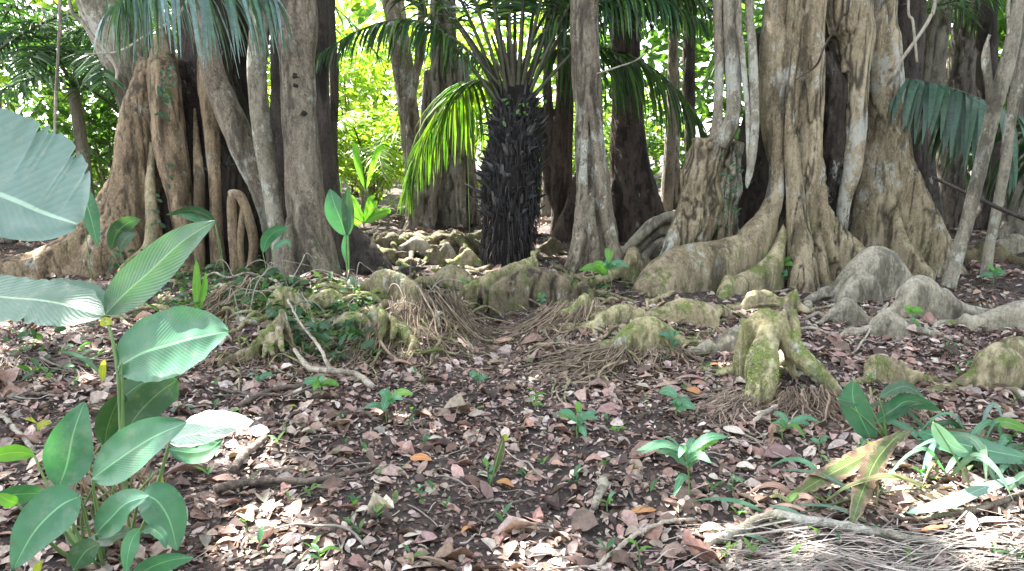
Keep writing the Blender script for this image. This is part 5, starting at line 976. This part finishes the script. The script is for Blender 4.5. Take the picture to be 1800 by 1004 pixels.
# ------------------------------------------------------------------ sticks
def stick(label, pts, mat, seed, lift=.012, name='fallen_stick', branches=(), cat='stick'):
    mb = MB()
    def gp(q):
        g0 = G(q[0], q[1]); k = g0[1]/FOC; r_ = q[2]*k; return np.array([g0[0], g0[1], g0[2]+r_+(q[3] if len(q) > 3 else lift)]), r_
    for pt in (pts,)+tuple(branches):
        a = [gp(q) for q in pt]; P = np.array([x[0] for x in a]); R_ = np.array([x[1] for x in a]); n = len(P)*6; Q = catmull(np.hstack([P, R_[:, None]]), n); Q[:, :3] += rng.normal(0, .0025, (n, 3)); mb.tube(Q[:, :3], Q[:, 3]*rng.uniform(.88, 1.12, n), 8, sm=False)
    return tag(mb.build(name, M[mat]), label, cat, 'fallen sticks')
stick('long dark curved stick lying on the bare litter, left centre', [(378, 872, 8), (430, 862, 8), (490, 858, 7), (560, 855, 6), (620, 840, 5), (672, 822, 3)], 'stick', 1)
stick('short thick dead branch just right of the sunlit leaf', [(412, 838, 8), (430, 812, 8), (450, 795, 7), (468, 778, 6)], 'stick', 2)
stick('pale bent stick rising from the left mound toward the arching seedling', [(520, 645, 3.5, .1), (545, 668, 5, .06), (585, 675, 6, .06), (625, 675, 6, .04), (655, 690, 6, .02)], 'palestick', 3, branches=([(585, 676, 4, .06), (560, 645, 3, .14), (530, 620, 2, .2), (510, 590, 2, .25)],))
stick('brown forked stick lying level left of the path', [(420, 722, 5), (450, 705, 5), (490, 692, 5), (530, 688, 5), (570, 684, 4)], 'stick', 4, branches=([(380, 690, 3), (430, 700, 3), (500, 700, 3), (560, 692, 2)],))
stick('thin pale root looping down toward the path', [(722, 520, 3, .06), (745, 535, 3.5, .05), (765, 552, 3.5, .04), (772, 585, 3, .02)], 'palestick', 5)
stick('pale stick curving up from the bottom edge, right of centre', [(1045, 1010, 4), (1080, 980, 5), (1120, 950, 5), (1170, 930, 4.5), (1220, 922, 3)], 'palestick', 6)
stick('mottled short log piece standing in the litter, right centre', [(1042, 905, 6), (1050, 890, 8), (1060, 868, 9), (1062, 852, 8)], 'vine', 7, .01)
stick('long grey branch running under the half-brown leaves', [(1240, 968, 9), (1290, 950, 10), (1350, 925, 10), (1420, 930, 10), (1500, 945, 9), (1600, 962, 8), (1720, 975, 7), (1820, 985, 7)], 'vine', 8)
stick('dark bent branch crossing the sunlit patch at right', [(1560, 918, 4), (1620, 922, 5), (1680, 915, 6), (1740, 900, 6), (1820, 868, 5)], 'stick', 9)
stick('thin twig running from the bushy seedling to the half-brown leaves', [(1290, 868, 2), (1330, 885, 2.5), (1370, 895, 3), (1420, 890, 3)], 'stick', 10)
stick('long thin stick propped on the ground before the grey knees', [(1500, 628, 2), (1530, 590, 2, .05), (1558, 560, 2, .1)], 'palestick', 11)
stick('small crooked twig at the bottom centre', [(778, 952, 4), (785, 940, 4), (795, 925, 3.5)], 'stick', 12)
stick('thin curved twig right of the small crooked twig', [(830, 895, 3), (870, 888, 3), (905, 892, 2.5), (945, 880, 2)], 'stick', 13)
stick('pale peeled twig by the right dry root mat', [(1325, 762, 4), (1345, 745, 5), (1365, 735, 4)], 'palestick', 14, .05)
stick('dead stick among the left edge leaf debris', [(0, 735, 4), (30, 765, 5), (60, 800, 4)], 'vine', 15)
stick('long thin twig across the litter at the left', [(0, 712, 3), (60, 700, 3.5), (110, 705, 3)], 'stick', 16)
# thin hanging branch at right and vines
def vine(label, q, mat='vine', name='vine', top=True, seg=6):
    P, R_ = strand(q)
    if top: P, R_ = up_on(P, R_, 6.2, 1)
    return tag(MB().tube(P, R_, seg, n=40).build(name, M[mat]), label, 'vine', 'vines and bare twigs')
vine('thin straight pale vine hanging at the far left', [(105, -20, 3, 6), (103, 80, 2.5, 6), (98, 180, 2.5, 6), (96, 260, 2, 6)])
vine('pale vine looping down in front of the leaning pale trunk', [(118, -20, 3, 7), (145, 40, 3.5, 7), (185, 90, 3.5, 7), (205, 120, 3, 7), (205, 140, 2.5, 7)])
vine('thin vine curving beneath the blue-green leaflets at left', [(150, 95, 1.5, 6.4), (210, 90, 2, 6.4), (260, 60, 2, 6.4), (310, 30, 2, 6.4), (340, -20, 2, 6.4)], top=False)
vine('curved pale vine in front of the dim trunks, upper right', [(1648, -20, 3, 6.8), (1635, 30, 3, 6.8), (1610, 70, 3, 6.8), (1585, 105, 3, 6.8), (1570, 135, 2.5, 6.8)])
vine('short straight vine beside the curved pale vine, upper right', [(1598, -20, 2, 6.8), (1605, 40, 2.2, 6.8), (1612, 110, 2, 6.8)])
vine('thin reddish vine dangling over the trunk of the huge fig', [(1495, -20, 2, 6.6), (1480, 30, 2, 6.6), (1450, 80, 2, 6.6), (1435, 115, 2, 6.6), (1400, 140, 1.2, 6.6)], 'red')
vine('slender pale vine near the right edge in front of the saplings', [(1774, -20, 3, 6.3), (1773, 30, 3, 6.3), (1772, 60, 2, 6.3)])
vine('dark slanting twig crossing behind the slanting saplings', [(1640, 312, 3, 6.9), (1700, 340, 3.5, 6.9), (1760, 368, 4, 6.9), (1830, 398, 4, 6.9), (1900, 440, 4, 6.9)], 'fig_dark', 'bare_twig', False)
vine('thin curved twig sticking out right of the pale centre tree', [(1048, 130, 1.5, 7.1), (1085, 118, 1.6, 7.1), (1120, 105, 1.5, 7.1), (1135, 85, 1.2, 7.1)], 'vine', 'bare_twig', False)
vine('bare thin sapling stem rising from the left mound', [(722, 460, 1.6, 5.7), (720, 500, 2, 5.7), (716, 560, 2, 5.7), (712, 600, 2.2, 5.6)], 'stick', 'bare_twig', False)
vine('thin bent twig arching over the left mound', [(480, 500, 1.6, 5.6), (440, 480, 2, 5.6), (400, 488, 2, 5.6), (375, 480, 2, 5.6), (340, 500, 1.5, 5.6)], 'vine', 'bare_twig', False)
vine('long thin twig slanting across the herbs of the left mound', [(430, 520, 1.6, 5.3), (470, 560, 2, 5.2), (520, 600, 2.4, 5.0), (560, 645, 2.6, 4.8)], 'vine', 'bare_twig', False)
t = empty('bare_twigs', G(560, 560), 'thicket of thin bare twigs arching over the left mound', 'twigs'); r = np.random.default_rng(741)
for k in range(26):
    x, y = r.uniform(400, 780), r.uniform(500, 600); g0 = G(x, y); a = r.uniform(0, 2*PI); L = r.uniform(.25, .7); hh = r.uniform(.08, .35)
    q = [g0+np.array([math.cos(a)*L*u, math.sin(a)*L*u*.6, hh*math.sin(PI*u*r.uniform(.6, .95))])+r.normal(0, .015, 3) for u in np.linspace(0, 1, 5)]; c = r.uniform(.2, .45)
    MB().tube(q, [.004, .0035, .003, .0025, .0015], 5, n=16, c=(c, c*.9, c*.76), wob=.3, seed=k).build('twig', M['fibre'], t)
# ------------------------------------------------------------------ fallen leaves one can point to
def fallen(label, q, w_, mat, seed, lift=.03, name='fallen_leaf', fold=10, roll=-55, tears=0, nu=22, jag=.03, ripple=0.):
    P = []
    for i, a in enumerate(q): g0 = G(a[0], a[1]); P.append(g0+[0, 0, (a[2] if len(a) > 2 else lift)])
    P = np.array(P); k = P[:, 1].mean()/FOC
    o = leaf(name, P, 0, M[mat], None, roll=roll, fold=fold, curl=.07, nu=nu, nv=4, seed=seed, wm=w_*k, tears=tears, jag=jag, ripple=ripple); return tag(o, label, 'leaf', 'fallen leaves one can pick out')
fallen('long half-green half-brown leaf lying diagonally, left of the pair', [(1600, 800, .12), (1520, 838, .10), (1440, 872, .07), (1370, 905, .04)], 40, 'dying', 1, roll=-20, tears=5, jag=.12, nu=50, ripple=.02)
fallen('half-brown leaf hanging almost upright to the bottom, right of the pair', [(1580, 812, .14), (1540, 850, .12), (1512, 900, .08), (1492, 950, .03)], 42, 'dying', 2, roll=20, tears=6, jag=.14, nu=50, ripple=.02)
fallen('long green banana leaf lying flat at the right edge', [(1610, 795, .1), (1670, 815, .1), (1740, 825, .08), (1830, 835, .06)], 64, 'broad', 3, roll=45, tears=3, nu=40)
fallen('narrow pale green strip pointing right over the sunlit patch', [(1590, 925, .05), (1660, 915, .07), (1730, 890, .08), (1800, 870, .08)], 30, 'banana', 4, roll=40)
fallen('bright small leaves at the right edge by the dry twigs', [(1740, 770, .08), (1770, 775, .09), (1820, 785, .06)], 24, 'broad_lt', 5, roll=35)
fallen('thin arching white-green blade at the right edge', [(1722, 782, .05), (1730, 758, .1), (1745, 752, .12), (1762, 765, .06)], 8, 'banana', 6, roll=0)
fallen('whitish curled strip left of the flat banana leaf', [(1620, 850, .02), (1630, 830, .08), (1642, 812, .12)], 12, 'banana', 7, roll=0)
OR = [(740, 815, 40, 'dead_or', 'orange curled leaf in the left centre'), (888, 860, 36, 'dead_or', 'orange oval leaf beside the withered upright leaf'), (820, 942, 24, 'dead_or', 'small orange leaf near the bottom centre'), (1130, 908, 48, 'dead_or', 'orange leaf on a pink one, right of the mottled log'),
      (1252, 648, 22, 'dead_or', 'orange leaf left of the moss cushion'), (1220, 695, 34, 'dead_or', 'curled orange leaf beside the upright seedling'), (1228, 682, 30, 'dead_pk', 'pale curled leaf touching the curled orange leaf'), (1640, 940, 50, 'dead_or', 'brown-orange leaf right of the half-brown leaves'),
      (395, 850, 42, 'dead_pk', 'pink oval leaf above the long dark stick'), (398, 963, 38, 'dead_pk', 'pinkish brown leaf in the lower left'), (950, 980, 40, 'dead_wh', 'whitish spotted leaf upright at the bottom centre'), (765, 778, 28, 'dead_wh', 'whitish oval leaf left of centre'), (1012, 750, 30, 'dead_wh', 'white leaf beside the rounded-leaf seedling'),
      (1478, 832, 40, 'dead_wh', 'large whitish leaf behind the half-brown pair'), (1252, 940, 44, 'dead_wh', 'white leaf left of the grey branch'), (1135, 668, 28, 'dead_pk', 'pink leaf below the hanging fibres of the mossy hump'), (885, 605, 38, 'dead_pk', 'pink leaf fragments lit in the path hollow'),
      (1052, 606, 34, 'dead_wh', 'pale leaf left of the largest mossy hump'), (1290, 765, 44, 'dead_wh', 'pale greenish leaf below the left dry root mat'), (550, 960, 40, 'dead_wh', 'beige curled leaf in the bare patch'), (728, 950, 40, 'dead_wh', 'pale beige leaf near the small crooked twig'), (1090, 600, 20, 'dead_pk', 'small pink leaf at the foot of the largest mossy hump'),
      (1680, 885, 44, 'dead_or', 'orange sunlit leaf in the right bright patch'), (1745, 925, 54, 'dead_wh', 'white sunlit leaf in the right bright patch'), (1590, 872, 50, 'dead_wh', 'buff sunlit leaf left in the right bright patch'), (980, 825, 26, 'dead_pk', 'reddish leaf in the centre right foreground'), (516, 722, 14, 'yellow', 'small yellow fallen leaf near the brown forked stick'), (1116, 832, 14, 'yellow', 'tiny yellow fallen leaf right of the reddish leaf'),
      (1700, 800, 30, 'dead_pk', 'pink leaf left of the flat banana leaf'), (440, 905, 30, 'dead_pk', 'brown-pink leaf below the long dark stick'), (1310, 590+240, 34, 'dead_wh', 'pale leaf behind the thin twig'), (640, 905, 30, 'dead_wh', 'pale leaf in the lower left centre')]
for k, (px, py, s_, mt, lb) in enumerate(OR):
    r = np.random.default_rng(800+k); a = r.uniform(-.6, .6); dx, dy = math.cos(a)*s_/2, math.sin(a)*s_*.3
    fallen(lb, [(px-dx, py+dy, .02), (px, py, .03), (px+dx, py-dy, .02)], s_*.66, mt, 800+k, roll=r.uniform(58, 78), nu=12)
# ================================================================== LIGHT, SKY, CAMERA
w = bpy.data.worlds.new("World"); bpy.context.scene.world = w; w.use_nodes = True; nt = w.node_tree; nt.nodes.clear()
sk = nt.nodes.new('ShaderNodeTexSky'); sk.sky_type = 'NISHITA'; sk.sun_disc = False
el = math.asin(SUN[2]); az = math.atan2(SUN[0], SUN[1]); sk.sun_elevation = el; sk.sun_rotation = az
hs = nt.nodes.new('ShaderNodeHueSaturation'); hs.inputs['Saturation'].default_value = .32
bg = nt.nodes.new('ShaderNodeBackground'); bg.inputs[1].default_value = 1.03
ow = nt.nodes.new('ShaderNodeOutputWorld'); nt.links.new(sk.outputs[0], hs.inputs['Color']); nt.links.new(hs.outputs[0], bg.inputs[0]); nt.links.new(bg.outputs[0], ow.inputs[0])
sl = bpy.data.lights.new('sun', 'SUN'); sl.energy = 42.0; sl.angle = math.radians(.53); sl.color = (1, .95, .86)
so = bpy.data.objects.new('sun', sl); so.rotation_euler = Vector(SUN).to_track_quat('Z', 'Y').to_euler(); so.location = (0, 0, 20); C.objects.link(so)
cam = bpy.data.cameras.new('camera'); cam.lens = 26.0; cam.sensor_width = 36; cam.clip_end = 600; cam.clip_start = .05
co = bpy.data.objects.new('camera', cam); co.location = (0, 0, CAMZ); co.rotation_euler = (PI/2-PITCH, 0, 0); C.objects.link(co)
sc = bpy.context.scene; sc.camera = co
sc.view_settings.view_transform = 'Standard'; sc.view_settings.look = 'None'; sc.view_settings.exposure = 0
